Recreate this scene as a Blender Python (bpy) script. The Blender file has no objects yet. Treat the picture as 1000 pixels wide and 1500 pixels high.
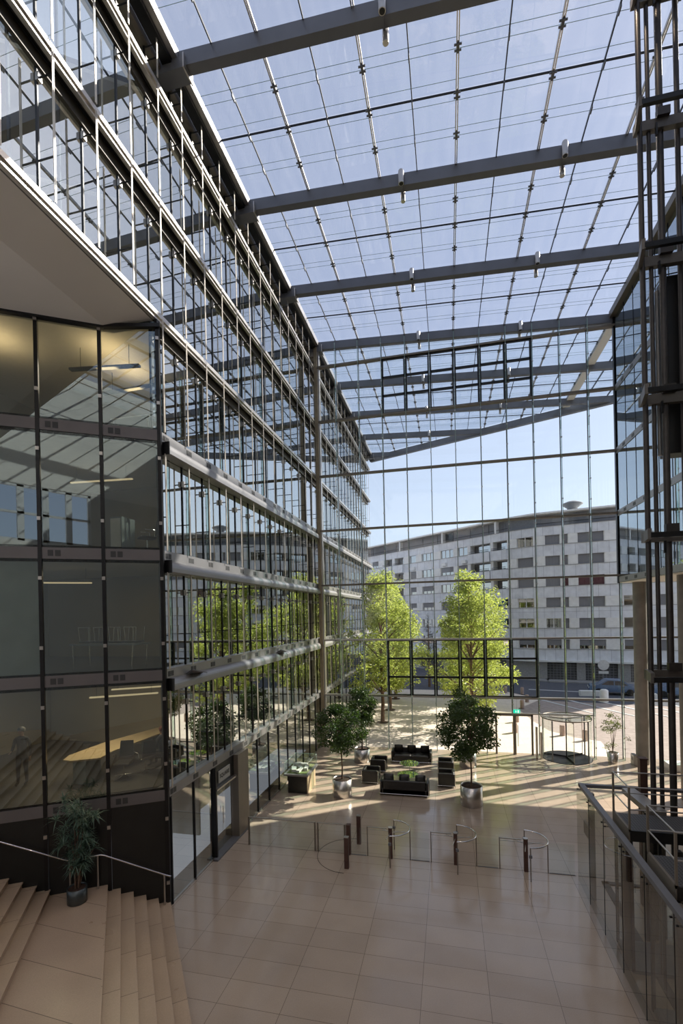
import bpy, bmesh, math, random
from mathutils import Vector, Matrix
R = math.radians
scene = bpy.context.scene
COL = scene.collection

# ------------------------------------------------------------------ helpers
ORD = ['zeroth', 'first', 'second', 'third', 'fourth', 'fifth', 'sixth', 'seventh', 'eighth', 'ninth', 'tenth', 'eleventh', 'twelfth',
       'thirteenth', 'fourteenth', 'fifteenth', 'sixteenth', 'seventeenth', 'eighteenth', 'nineteenth', 'twentieth', 'twenty-first',
       'twenty-second', 'twenty-third', 'twenty-fourth', 'twenty-fifth', 'twenty-sixth', 'twenty-seventh', 'twenty-eighth', 'twenty-ninth',
       'thirtieth', 'thirty-first', 'thirty-second', 'thirty-third', 'thirty-fourth', 'thirty-fifth', 'thirty-sixth', 'thirty-seventh']


def zr(x):            # underside of the roof glass, which falls to the right
    return 25.32 - 0.056 * (x + 7.9)


class MB:
    """collects shapes, then links them as one mesh object"""
    def __init__(s):
        s.v = []; s.f = []; s.m = []; s.mats = []; s.sm = []

    def mi(s, m):
        if m not in s.mats: s.mats.append(m)
        return s.mats.index(m)

    def add(s, vs, fs, m, smooth=False):
        b = len(s.v); k = s.mi(m)
        s.v += [tuple(v) for v in vs]
        for f in fs:
            s.f.append(tuple(i + b for i in f)); s.m.append(k); s.sm.append(smooth)
        return s

    def box(s, x0, y0, z0, x1, y1, z1, m):
        x0, x1 = min(x0, x1), max(x0, x1); y0, y1 = min(y0, y1), max(y0, y1); z0, z1 = min(z0, z1), max(z0, z1)
        return s.add([(x0, y0, z0), (x1, y0, z0), (x1, y1, z0), (x0, y1, z0), (x0, y0, z1), (x1, y0, z1), (x1, y1, z1), (x0, y1, z1)],
                     [(0, 3, 2, 1), (4, 5, 6, 7), (0, 1, 5, 4), (1, 2, 6, 5), (2, 3, 7, 6), (3, 0, 4, 7)], m)

    def bbox(s, x0, y0, z0, x1, y1, z1, m, b=.03):
        """box with bevelled vertical and top edges"""
        r = [(x0 + b, y0), (x1 - b, y0), (x1, y0 + b), (x1, y1 - b), (x1 - b, y1), (x0 + b, y1), (x0, y1 - b), (x0, y0 + b)]
        cx, cy = (x0 + x1) / 2, (y0 + y1) / 2
        def ins(p): return (p[0] + (b if p[0] < cx else -b), p[1] + (b if p[1] < cy else -b))
        vs = [(p[0], p[1], z0) for p in r] + [(p[0], p[1], z1 - b) for p in r] + [(*ins(p), z1) for p in r]
        fs = [tuple(reversed(range(8))), tuple(range(16, 24))]
        for i in range(8):
            j = (i + 1) % 8
            fs += [(i, j, 8 + j, 8 + i), (8 + i, 8 + j, 16 + j, 16 + i)]
        return s.add(vs, fs, m)

    def bar(s, p, q, w, h, m, up=(0, 0, 1)):
        """rectangular bar from p to q, w wide sideways and h high along up"""
        p = Vector(p); q = Vector(q); d = (q - p).normalized(); u = Vector(up)
        if abs(d.dot(u)) > .99: u = Vector((0, 1, 0))
        sd = d.cross(u).normalized(); u = sd.cross(d).normalized()
        vs = []
        for c in (p, q):
            for a, b in ((-1, -1), (1, -1), (1, 1), (-1, 1)):
                vs.append(c + sd * a * w / 2 + u * b * h / 2)
        return s.add(vs, [(0, 1, 2, 3), (7, 6, 5, 4), (0, 4, 5, 1), (1, 5, 6, 2), (2, 6, 7, 3), (3, 7, 4, 0)], m)

    def tube(s, pts, r, m, n=8, closed=False):
        pts = [Vector(p) for p in pts]; N = len(pts); rr = r if isinstance(r, (list, tuple)) else [r] * N
        vs = []; prev = None
        for i, p in enumerate(pts):
            if closed: d = pts[(i + 1) % N] - pts[i - 1]
            else: d = pts[min(i + 1, N - 1)] - pts[max(i - 1, 0)]
            d.normalize()
            if prev is None:
                a = Vector((0, 0, 1)) if abs(d.z) < .9 else Vector((1, 0, 0))
                u = d.cross(a).normalized()
            else:
                u = (prev - d * prev.dot(d)).normalized()
            prev = u; w = d.cross(u)
            for k in range(n):
                t = 2 * math.pi * k / n
                vs.append(p + (u * math.cos(t) + w * math.sin(t)) * rr[i])
        fs = []
        for i in range(N if closed else N - 1):
            j = (i + 1) % N
            for k in range(n):
                l = (k + 1) % n
                fs.append((i * n + k, i * n + l, j * n + l, j * n + k))
        s.add(vs, fs, m, True)
        if not closed:
            s.add(vs[:n], [tuple(reversed(range(n)))], m); s.add(vs[-n:], [tuple(range(n))], m)
        return s

    def lathe(s, c, prof, m, n=24, smooth=True):
        """prof: list of (radius, z) from the bottom up"""
        vs = []
        for r, z in prof:
            for k in range(n):
                t = 2 * math.pi * k / n
                vs.append((c[0] + r * math.cos(t), c[1] + r * math.sin(t), c[2] + z))
        fs = []
        for i in range(len(prof) - 1):
            for k in range(n):
                l = (k + 1) % n
                fs.append((i * n + k, i * n + l, (i + 1) * n + l, (i + 1) * n + k))
        s.add(vs, fs, m, smooth)
        s.add(vs[:n], [tuple(reversed(range(n)))], m); s.add(vs[-n:], [tuple(range(n))], m)
        return s

    def prism(s, poly, z0, z1, m):
        n = len(poly)
        vs = [(*p, z0) for p in poly] + [(*p, z1) for p in poly]
        fs = [tuple(reversed(range(n))), tuple(range(n, 2 * n))] + [(i, (i + 1) % n, n + (i + 1) % n, n + i) for i in range(n)]
        return s.add(vs, fs, m)

    def extr(s, poly, d, m, smooth=False):
        """3D polygon extruded along vector d"""
        n = len(poly); d = Vector(d)
        vs = [Vector(p) for p in poly] + [Vector(p) + d for p in poly]
        fs = [tuple(reversed(range(n))), tuple(range(n, 2 * n))] + [(i, (i + 1) % n, n + (i + 1) % n, n + i) for i in range(n)]
        return s.add(vs, fs, m, smooth)

    def mesh(s, name):
        me = bpy.data.meshes.new(name)
        me.from_pydata([tuple(v) for v in s.v], [], s.f)
        for m in s.mats: me.materials.append(m)
        me.polygons.foreach_set('material_index', s.m)
        me.polygons.foreach_set('use_smooth', s.sm)
        me.update()
        return me

    def build(s, name, parent=None):
        """vertices are in world space; a child is shifted by its parents' places"""
        off = Vector((0, 0, 0)); p = parent
        while p is not None:
            off += p.location; p = p.parent
        if off.length > 0: s.v = [tuple(Vector(v) - off) for v in s.v]
        o = bpy.data.objects.new(name, s.mesh(name)); COL.objects.link(o)
        if parent is not None: o.parent = parent
        return o


def tag(o, label=None, cat=None, group=None, kind=None):
    if label: o['label'] = label
    if cat: o['category'] = cat
    if group: o['group'] = group
    if kind: o['kind'] = kind
    return o


def thing(name, label, cat, loc=(0, 0, 0), group=None):
    o = bpy.data.objects.new(name, None); COL.objects.link(o); o.location = loc
    o.empty_display_size = .2
    return tag(o, label, cat, group)


def struct(name, mb, label, cat, group=None):
    return tag(mb.build(name), label, cat, group, 'structure')


def copy_tree(o, loc=None, parent=None):
    c = o.copy(); COL.objects.link(c)
    if parent is not None: c.parent = parent
    if loc is not None: c.location = loc
    for ch in list(o.children): copy_tree(ch, None, c)
    return c


NW = [0]
def window_name():
    NW[0] += 1
    return 'window_%d' % NW[0]
NT = [0]
def trim_name():
    NT[0] += 1
    return 'trim_%d' % NT[0]

# ------------------------------------------------------------------ materials
MAT = {}
def new_mat(name):
    m = bpy.data.materials.new(name); m.use_nodes = True
    nt = m.node_tree; nt.nodes.clear()
    out = nt.nodes.new('ShaderNodeOutputMaterial')
    MAT[name] = m
    return m, nt, out


def N(nt, t, **kw):
    n = nt.nodes.new(t)
    for k, v in kw.items():
        if k in n.inputs: n.inputs[k].default_value = v
        else: setattr(n, k, v)
    return n


def srgb(r, g, b):
    f = lambda c: c / 12.92 if c <= .04045 else ((c + .055) / 1.055) ** 2.4
    return (f(r / 255), f(g / 255), f(b / 255), 1)


def pbr(name, col, rough=.5, metal=0, spec=.5, noise=.12, scale=6, bump=0, rnoise=0, coord='Object', emit=None):
    m, nt, out = new_mat(name)
    p = N(nt, 'ShaderNodeBsdfPrincipled')
    p.inputs['Roughness'].default_value = rough; p.inputs['Metallic'].default_value = metal
    p.inputs['Specular IOR Level'].default_value = spec
    tc = N(nt, 'ShaderNodeTexCoord')
    nz = N(nt, 'ShaderNodeTexNoise'); nz.inputs['Scale'].default_value = scale; nz.inputs['Detail'].default_value = 5
    nt.links.new(tc.outputs[coord], nz.inputs['Vector'])
    mr = N(nt, 'ShaderNodeMapRange'); mr.inputs['To Min'].default_value = 1 - noise; mr.inputs['To Max'].default_value = 1 + noise
    mr.inputs['From Min'].default_value = .3; mr.inputs['From Max'].default_value = .7
    nt.links.new(nz.outputs['Fac'], mr.inputs['Value'])
    mx = N(nt, 'ShaderNodeVectorMath', operation='SCALE')
    mx.inputs[0].default_value = col[:3]
    nt.links.new(mr.outputs['Result'], mx.inputs['Scale'])
    nt.links.new(mx.outputs['Vector'], p.inputs['Base Color'])
    if rnoise:
        r2 = N(nt, 'ShaderNodeMapRange'); r2.inputs['To Min'].default_value = max(.02, rough - rnoise); r2.inputs['To Max'].default_value = rough + rnoise
        nt.links.new(nz.outputs['Fac'], r2.inputs['Value']); nt.links.new(r2.outputs['Result'], p.inputs['Roughness'])
    if bump:
        b = N(nt, 'ShaderNodeBump'); b.inputs['Strength'].default_value = bump; b.inputs['Distance'].default_value = .02
        nt.links.new(nz.outputs['Fac'], b.inputs['Height']); nt.links.new(b.outputs['Normal'], p.inputs['Normal'])
    if emit:
        p.inputs['Emission Color'].default_value = emit[0]; p.inputs['Emission Strength'].default_value = emit[1]
    nt.links.new(p.outputs[0], out.inputs[0])
    return m


def glass(name, refl, tint, power=5, rough=0.0, gtint=(1, 1, 1, 1), wav=0, dirt=0, dirtcol=(.7, .8, .85, 1)):
    """thin pane: straight-through tinted transmission, mirror reflection rising at grazing angles"""
    m, nt, out = new_mat(name)
    lw = N(nt, 'ShaderNodeLayerWeight'); lw.inputs['Blend'].default_value = .5
    pw = N(nt, 'ShaderNodeMath', operation='POWER'); pw.inputs[1].default_value = power
    mr = N(nt, 'ShaderNodeMapRange'); mr.inputs['To Min'].default_value = refl; mr.inputs['To Max'].default_value = 1
    nt.links.new(lw.outputs['Facing'], pw.inputs[0]); nt.links.new(pw.outputs[0], mr.inputs['Value'])
    tr = N(nt, 'ShaderNodeBsdfTransparent'); tr.inputs['Color'].default_value = tint
    gl = N(nt, 'ShaderNodeBsdfGlossy'); gl.inputs['Color'].default_value = gtint; gl.inputs['Roughness'].default_value = rough
    if wav:
        tc = N(nt, 'ShaderNodeNewGeometry')
        nz = N(nt, 'ShaderNodeTexNoise'); nz.inputs['Scale'].default_value = .45; nz.inputs['Detail'].default_value = 1
        b = N(nt, 'ShaderNodeBump'); b.inputs['Strength'].default_value = wav; b.inputs['Distance'].default_value = .02
        nt.links.new(tc.outputs['Position'], nz.inputs['Vector'])
        nt.links.new(nz.outputs['Fac'], b.inputs['Height']); nt.links.new(b.outputs['Normal'], gl.inputs['Normal'])
    mx = N(nt, 'ShaderNodeMixShader')
    nt.links.new(mr.outputs['Result'], mx.inputs[0]); nt.links.new(tr.outputs[0], mx.inputs[1]); nt.links.new(gl.outputs[0], mx.inputs[2])
    res = mx.outputs[0]
    if dirt:
        df = N(nt, 'ShaderNodeBsdfDiffuse'); df.inputs['Color'].default_value = dirtcol
        tl = N(nt, 'ShaderNodeBsdfTranslucent'); tl.inputs['Color'].default_value = dirtcol
        ad = N(nt, 'ShaderNodeMixShader', Fac=.5)
        nt.links.new(df.outputs[0], ad.inputs[1]); nt.links.new(tl.outputs[0], ad.inputs[2])
        g = N(nt, 'ShaderNodeNewGeometry')
        mp = N(nt, 'ShaderNodeMapping'); mp.inputs['Scale'].default_value = (2.2, .35, 1)
        nz = N(nt, 'ShaderNodeTexNoise'); nz.inputs['Scale'].default_value = 1.6; nz.inputs['Detail'].default_value = 4
        nt.links.new(g.outputs['Position'], mp.inputs[0]); nt.links.new(mp.outputs[0], nz.inputs['Vector'])
        mr2 = N(nt, 'ShaderNodeMapRange'); mr2.inputs['From Min'].default_value = .35; mr2.inputs['From Max'].default_value = .75
        mr2.inputs['To Min'].default_value = dirt * .4; mr2.inputs['To Max'].default_value = dirt * 1.6
        nt.links.new(nz.outputs['Fac'], mr2.inputs['Value'])
        m2 = N(nt, 'ShaderNodeMixShader')
        nt.links.new(mr2.outputs['Result'], m2.inputs[0]); nt.links.new(res, m2.inputs[1]); nt.links.new(ad.outputs[0], m2.inputs[2])
        res = m2.outputs[0]
    nt.links.new(res, out.inputs[0])
    return m


def leafmat(name, c1, c2, trans, tcol, scale=1.2):
    m, nt, out = new_mat(name)
    g = N(nt, 'ShaderNodeNewGeometry')
    nz = N(nt, 'ShaderNodeTexNoise'); nz.inputs['Scale'].default_value = scale; nz.inputs['Detail'].default_value = 3
    nt.links.new(g.outputs['Position'], nz.inputs['Vector'])
    rp = N(nt, 'ShaderNodeValToRGB'); rp.color_ramp.elements[0].position = .35; rp.color_ramp.elements[1].position = .65
    rp.color_ramp.elements[0].color = c1; rp.color_ramp.elements[1].color = c2
    nt.links.new(nz.outputs['Fac'], rp.inputs[0])
    p = N(nt, 'ShaderNodeBsdfPrincipled'); p.inputs['Roughness'].default_value = .45
    nt.links.new(rp.outputs[0], p.inputs['Base Color'])
    t = N(nt, 'ShaderNodeBsdfTranslucent'); t.inputs['Color'].default_value = tcol
    mx = N(nt, 'ShaderNodeMixShader', Fac=trans)
    nt.links.new(p.outputs[0], mx.inputs[1]); nt.links.new(t.outputs[0], mx.inputs[2]); nt.links.new(mx.outputs[0], out.inputs[0])
    return m


def tiles(name, c1, c2, mortar, w, h, ox, oy, msize=.006, off=0.0, rough=.2, spec=.5, grain=.1, axes='xy', rot=0, gs=40, coat=0, bias=0.0, rnoise=.08):
    """slabs laid out on world coordinates"""
    m, nt, out = new_mat(name)
    g = N(nt, 'ShaderNodeNewGeometry')
    mp = N(nt, 'ShaderNodeMapping')
    src = g.outputs['Position']
    if axes != 'xy':
        sp = N(nt, 'ShaderNodeSeparateXYZ'); cb = N(nt, 'ShaderNodeCombineXYZ')
        nt.links.new(src, sp.inputs[0])
        if axes == 'xz': nt.links.new(sp.outputs[0], cb.inputs[0])
        else: nt.links.new(sp.outputs[1], cb.inputs[0])
        nt.links.new(sp.outputs[2], cb.inputs[1]); src = cb.outputs[0]
    mp.vector_type = 'POINT'; mp.inputs['Location'].default_value = (ox, oy, 0); mp.inputs['Rotation'].default_value = (0, 0, rot)
    nt.links.new(src, mp.inputs[0])
    br = N(nt, 'ShaderNodeTexBrick'); br.offset = off; br.squash = 1
    br.inputs['Color1'].default_value = c1; br.inputs['Color2'].default_value = c2; br.inputs['Mortar'].default_value = mortar
    br.inputs['Scale'].default_value = 1; br.inputs['Mortar Size'].default_value = msize; br.inputs['Mortar Smooth'].default_value = 0
    br.inputs['Bias'].default_value = bias; br.inputs['Brick Width'].default_value = w; br.inputs['Row Height'].default_value = h
    nt.links.new(mp.outputs[0], br.inputs['Vector'])
    n1 = N(nt, 'ShaderNodeTexNoise'); n1.inputs['Scale'].default_value = gs; n1.inputs['Detail'].default_value = 6
    n2 = N(nt, 'ShaderNodeTexNoise'); n2.inputs['Scale'].default_value = .9; n2.inputs['Detail'].default_value = 5
    nt.links.new(g.outputs['Position'], n1.inputs['Vector']); nt.links.new(g.outputs['Position'], n2.inputs['Vector'])
    ad = N(nt, 'ShaderNodeMath', operation='ADD'); nt.links.new(n1.outputs['Fac'], ad.inputs[0]); nt.links.new(n2.outputs['Fac'], ad.inputs[1])
    mr = N(nt, 'ShaderNodeMapRange'); mr.inputs['From Min'].default_value = .6; mr.inputs['From Max'].default_value = 1.4
    mr.inputs['To Min'].default_value = 1 - grain; mr.inputs['To Max'].default_value = 1 + grain
    nt.links.new(ad.outputs[0], mr.inputs['Value'])
    sc = N(nt, 'ShaderNodeVectorMath', operation='SCALE')
    nt.links.new(br.outputs['Color'], sc.inputs[0]); nt.links.new(mr.outputs['Result'], sc.inputs['Scale'])
    p = N(nt, 'ShaderNodeBsdfPrincipled'); p.inputs['Specular IOR Level'].default_value = spec
    nt.links.new(sc.outputs['Vector'], p.inputs['Base Color'])
    r2 = N(nt, 'ShaderNodeMapRange'); r2.inputs['To Min'].default_value = max(.02, rough - rnoise); r2.inputs['To Max'].default_value = rough + rnoise
    nt.links.new(n2.outputs['Fac'], r2.inputs['Value']); nt.links.new(r2.outputs['Result'], p.inputs['Roughness'])
    if coat:
        p.inputs['Coat Weight'].default_value = coat; p.inputs['Coat Roughness'].default_value = .06
    nt.links.new(p.outputs[0], out.inputs[0])
    return m


def emis(name, col, strength):
    m, nt, out = new_mat(name)
    e = N(nt, 'ShaderNodeEmission'); e.inputs['Color'].default_value = col; e.inputs['Strength'].default_value = strength
    nt.links.new(e.outputs[0], out.inputs[0])
    return m


M_FLOOR = tiles('polished_limestone', (.48, .385, .305, 1), (.43, .345, .275, 1), (.16, .125, .10, 1), 1.418, .675, 2.145 + 14.18, -13.1 + 13.5 + .0,
                msize=.005, rough=.16, spec=.55, grain=.10, coat=.22, rnoise=.08)
M_STEP = tiles('limestone_step', (.52, .39, .28, 1), (.44, .33, .235, 1), (.16, .12, .09, 1), 1.3, 50, 0, 20, msize=.006, rough=.3, grain=.12, rot=R(53))
M_LAND = tiles('limestone_landing', (.50, .375, .275, 1), (.455, .335, .245, 1), (.12, .09, .065, 1), 90, .98, 45, .3, rough=.3, grain=.12, rot=R(4))
M_RISER = pbr('limestone_riser', (.30, .225, .165, 1), .5, noise=.12, scale=12)
M_PLAZA = tiles('pale_plaza_paving', (.80, .69, .60, 1), (.74, .64, .56, 1), (.60, .51, .45, 1), .8, .4, 0, 0, msize=.008, off=.5, rough=.8, spec=.2, grain=.08, gs=8)
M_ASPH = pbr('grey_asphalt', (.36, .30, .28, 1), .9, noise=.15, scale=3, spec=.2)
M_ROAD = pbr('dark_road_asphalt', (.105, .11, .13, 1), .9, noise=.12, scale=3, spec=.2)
M_WHITELINE = pbr('white_road_paint', (.6, .6, .6, 1), .8)
M_KERB = pbr('kerb_stone', (.34, .33, .32, 1), .8)
M_STEEL = pbr('grey_painted_steel', (.165, .168, .185, 1), .45, .2, noise=.06, scale=2)
M_BRSTEEL = pbr('brown_grey_steel', (.21, .18, .145, 1), .45, .35, noise=.08, scale=2)
M_ALU = pbr('brushed_aluminium', (.50, .47, .44, 1), .32, .85, noise=.05, scale=5)
M_BAND = pbr('anodised_fascia', (.27, .262, .26, 1), .42, .55, noise=.05, scale=1.5)
M_DBAND = pbr('brown_grey_fascia', (.17, .155, .155, 1), .5, .3, noise=.06, scale=1.5)
M_CHROME = pbr('polished_chrome', (.75, .72, .68, 1), .12, 1, noise=.03)
M_ROD = pbr('satin_steel_rod', (.74, .67, .58, 1), .38, .55, noise=.03)
M_COLB = pbr('bronze_brown_column', (.36, .29, .19, 1), .45, .3)
M_BLACK = pbr('black_metal', (.012, .012, .013, 1), .35, .3, noise=.2)
M_DARK = pbr('dark_cladding', (.018, .019, .019, 1), .3, .2, noise=.15, scale=2)
M_DBRN = pbr('dark_brown_blind_box', (.085, .075, .06, 1), .5, .3)
M_VENT = pbr('vent_mesh', (.07, .07, .07, 1), .6, .5, noise=.5, scale=300)
M_BLACKFR = pbr('black_vent_frame', (.01, .01, .01, 1), .4, .2)
M_WHITE = pbr('white_paint', (.72, .72, .70, 1), .5, noise=.03)
M_SOFFIT = pbr('plaster_soffit', (.82, .78, .71, 1), .7, noise=.03, scale=.7)
M_CEIL = pbr('office_ceiling', (.68, .63, .54, 1), .7, noise=.03)
M_OWALL = pbr('office_wall', (.24, .205, .15, 1), .7, noise=.12, scale=.6)
M_OFLOOR = pbr('office_carpet', (.05, .047, .045, 1), .9, noise=.15)
M_CONC = pbr('smooth_concrete', (.22, .20, .18, 1), .6, noise=.18, scale=1.5, bump=.1)
M_LEATHER = pbr('black_leather', (.018, .016, .015, 1), .38, noise=.2, scale=8, bump=.15)
M_POT = pbr('stainless_planter', (.60, .57, .54, 1), .28, 1, noise=.04, scale=3)
M_DPOT = pbr('dark_grey_planter', (.09, .105, .11, 1), .35, .6)
M_SOIL = pbr('dark_soil', (.055, .028, .018, 1), .95, noise=.4, scale=30, bump=.5)
M_BARK = pbr('tree_bark', (.16, .10, .07, 1), .9, noise=.3, scale=10, bump=.4)
M_BARK2 = pbr('plaza_tree_bark', (.20, .12, .08, 1), .9, noise=.3, scale=5, bump=.4)
M_APT = tiles('marble_slab_cladding', (.74, .75, .78, 1), (.68, .69, .72, 1), (.45, .46, .50, 1), 1.1, 4.0, 0, 0, msize=.02, rough=.7, spec=.3, grain=.14, axes='xz', gs=2)
M_APTW = pbr('white_render', (.78, .77, .75, 1), .8, noise=.08, scale=2)
M_APTD = pbr('grey_attic_cladding', (.20, .21, .23, 1), .8, noise=.1)
M_SHUT = pbr('grey_roller_shutter', (.20, .20, .215, 1), .7, noise=.08, scale=30)
M_BROWNSHUT = pbr('maroon_blind', (.09, .025, .03, 1), .7)
M_CURT = pbr('cream_curtain', (.55, .52, .44, 1), .8)
M_BLUEAWN = pbr('blue_awning', (.03, .12, .22, 1), .7)
M_BALC = pbr('balcony_recess', (.16, .165, .18, 1), .8)
M_SHOP = tiles('shop_grille', (.05, .05, .055, 1), (.065, .065, .07, 1), (.17, .17, .18, 1), .35, .3, 0, 0, msize=.03, rough=.5, axes='xz')
M_GREENG = pbr('green_glass_edge', (.10, .32, .27, 1), .1, noise=.02)
M_EDGE = pbr('glass_edge', (.36, .50, .44, 1), .12, noise=.05)
M_SIGNG = pbr('exit_sign_green', (.0, .35, .22, 1), .5, emit=((.0, .6, .38, 1), .9))
M_SIGNW = pbr('sign_white', (.8, .85, .8, 1), .5, emit=((.8, 1, .9, 1), .6))
M_PAPER = pbr('grey_sign_board', (.40, .40, .37, 1), .6, noise=.03)
M_INK = pbr('black_lettering', (.01, .01, .01, 1), .6)
M_CARB = pbr('blue_car_paint', (.10, .17, .30, 1), .25, .4)
M_CARD = pbr('dark_car_paint', (.05, .06, .08, 1), .25, .4)
M_CARS = pbr('silver_car_paint', (.35, .38, .42, 1), .25, .6)
M_TYRE = pbr('black_tyre', (.01, .01, .01, 1), .8)
M_CARG = pbr('car_glass', (.02, .03, .04, 1), .08)
M_WOOD = pbr('pale_maple', (.52, .40, .25, 1), .4, noise=.06)
M_GREY = pbr('grey_laminate', (.22, .25, .25, 1), .5)
M_MAST = pbr('dark_mast_steel', (.055, .048, .045, 1), .38, .5)
M_FRAME = pbr('dark_bronze_frame', (.11, .10, .09, 1), .45, .35)
M_RUST = pbr('rust_red_steel', (.10, .055, .045, 1), .5, .4, noise=.15)
M_GRATE = tiles('walkway_grating', (.008, .008, .008, 1), (.012, .012, .012, 1), (.07, .07, .075, 1), .06, .06, 0, 0, msize=.012, rough=.5)
M_SKIN = pbr('skin', (.35, .20, .14, 1), .55)
M_CLOTHD = pbr('black_cloth', (.012, .012, .014, 1), .9)
M_CLOTHN = pbr('navy_cloth', (.02, .025, .045, 1), .9)
M_HAIRG = pbr('grey_hair', (.14, .13, .12, 1), .7)
M_HAIRR = pbr('auburn_hair', (.10, .025, .015, 1), .7)
M_MODEL = pbr('white_model_card', (.75, .74, .70, 1), .6)
M_MGREEN = pbr('model_greenery', (.16, .22, .07, 1), .9, noise=.4, scale=20)
M_WARM = emis('warm_lamp', (1, .80, .50, 1), 2.2)
M_WARM2 = emis('warm_strip', (1, .80, .5, 1), .55)

G_ROOF = glass('roof_glass', .045, (.68, .73, .80, 1), dirt=.06, dirtcol=(.75, .82, .95, 1))
G_CURT = glass('curtain_glass', .05, (.90, .95, .95, 1))
G_FAC = glass('facade_outer_glass', .50, (.60, .66, .64, 1), gtint=(.93, .97, .97, 1), wav=.06)
G_FACG = glass('facade_ground_glass', .34, (.45, .48, .46, 1), gtint=(.95, .97, .93, 1), wav=.05)
G_RIGHT = glass('right_facade_glass', .50, (.42, .50, .52, 1), gtint=(.86, .95, 1, 1), wav=.05)
G_DARK = glass('dark_facade_glass', .19, (.62, .64, .56, 1), gtint=(.80, .95, 1, 1))
G_FIN = glass('glass_fin', .22, (.72, .90, .84, 1))
G_CLEAR = glass('clear_glass', .07, (.90, .95, .93, 1))
G_SCREEN = glass('screen_glass', .10, (.66, .67, .62, 1))
G_TABLE = glass('table_glass', .25, (.45, .75, .50, 1))
G_APT = glass('apartment_window_glass', .45, (.12, .14, .16, 1))

L_FIC1 = leafmat('ficus_leaf', (.016, .035, .010, 1), (.05, .085, .018, 1), .28, (.12, .22, .03, 1), 2.5)
L_TREE = leafmat('locust_leaf', (.17, .25, .045, 1), (.44, .48, .12, 1), .48, (.58, .66, .15, 1), .9)
L_CONI = leafmat('conifer_needle', (.02, .035, .03, 1), (.035, .05, .04, 1), .1, (.05, .08, .03, 1), 2)
L_DRAC = leafmat('dracaena_leaf', (.07, .115, .085, 1), (.13, .20, .15, 1), .2, (.10, .20, .12, 1), 3)
L_BAMB = leafmat('weeping_fig_leaf', (.06, .085, .03, 1), (.18, .21, .08, 1), .4, (.32, .38, .10, 1), 3)

# ------------------------------------------------------------------ constants measured for the place
XF = -7.9                      # left facade
YC = 28.2                      # glass end wall
PW = 1.4184                    # panel width of the end wall and of the roof
S = 3.4
ZL = [0, 3.35, 6.75, 10.15, 13.55, 16.95, 20.35, 23.75]   # floor levels (tops of the fascias)
ZT = [3.23 + S * k for k in range(7)]                    # transom centres
FM = 1.245                     # facade module
FY0 = 11.95
XR = 9.1                       # right facade
CORN = Vector((-7.89, 11.8, 0))
TD = Vector((-.8465, -.5324, 0)).normalized()             # direction along the dark facade, away from the corner
ND = Vector((.5324, -.8465, 0)).normalized()              # its outward normal
def DF(s, off, z): 
    p = CORN + TD * s + ND * off
    return Vector((p.x, p.y, z))
D0 = (-7.9, 50.3); D1 = (13.0, 38.2)                      # slanting front edge of the roof
def yfront(x): return D0[1] + (x - D0[0]) * (D1[1] - D0[1]) / (D1[0] - D0[0])
BEAMY = [12.8 + 5.17 * k for k in range(-5, 8)]

# ------------------------------------------------------------------ ground
struct('floor', MB().box(-8.6, -12, -.3, 20, YC + .3, 0, M_FLOOR), 'polished beige stone slab floor of the atrium', 'floor')
b = MB().prism([(-60, YC + .3), (5.2, YC + .3), (8.9, YC + .3), (8.9, 30), (9.05, 31.8), (7.7, 32.5), (6.5, 34.1), (5.94, 36.9), (5.5, 41.4), (8.1, 46.0), (5.6, 50), (-7, 50.6), (-60, 60)], -.3, 0.0, M_PLAZA)
tag(b.build('floor_plaza'), 'pale pink paved plaza beyond the glass end wall', 'pavement', None, 'structure')
b = MB().box(-80, YC + .3, -.4, 90, 130, -.04, M_ASPH)
tag(b.build('floor_street'), 'grey asphalt forecourt right of the pale plaza', 'street', None, 'structure')
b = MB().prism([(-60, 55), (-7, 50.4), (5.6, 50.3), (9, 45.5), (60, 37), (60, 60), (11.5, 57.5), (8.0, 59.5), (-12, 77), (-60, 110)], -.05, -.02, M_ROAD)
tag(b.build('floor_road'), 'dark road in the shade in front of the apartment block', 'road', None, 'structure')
b = MB()
b.prism([(11, 57.2), (26, 53.8), (60, 46), (60, 60), (26, 60), (11, 60)], -.02, .1, M_KERB)
b.prism([(10.9, 57.2), (8.0, 59.3), (-12, 77), (-10, 80), (12, 61)], -.02, .1, M_KERB)
tag(b.build('floor_sidewalk'), 'grey raised sidewalk along the apartment block', 'sidewalk', None, 'structure')
b = MB()
for i in range(5):
    b.prism([(7.6 + i * 2.6, 46.6 - .5 * i), (8.0 + i * 2.6, 46.5 - .5 * i), (11.2 + i * 2.6, 40.2 - .5 * i), (11.0 + i * 2.6, 40.2 - .5 * i)], -.02, -.012, M_WHITELINE)
b.prism([(8, 51.6), (15, 50.0), (15, 50.3), (8, 51.95)], -.02, -.012, M_WHITELINE)
tag(b.build('road_marking'), 'thin white painted lines on the shaded road', 'road marking')

# thin dark strips laid on the lift area floor
struct(trim_name(), MB().box(4.32, 3, 0, 4.5, 15.4, .03, M_BLACK).box(4.32, 15.25, 0, 9, 15.4, .03, M_BLACK), 'thin dark strip on the floor inside the lift enclosure', 'floor edge')

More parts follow.
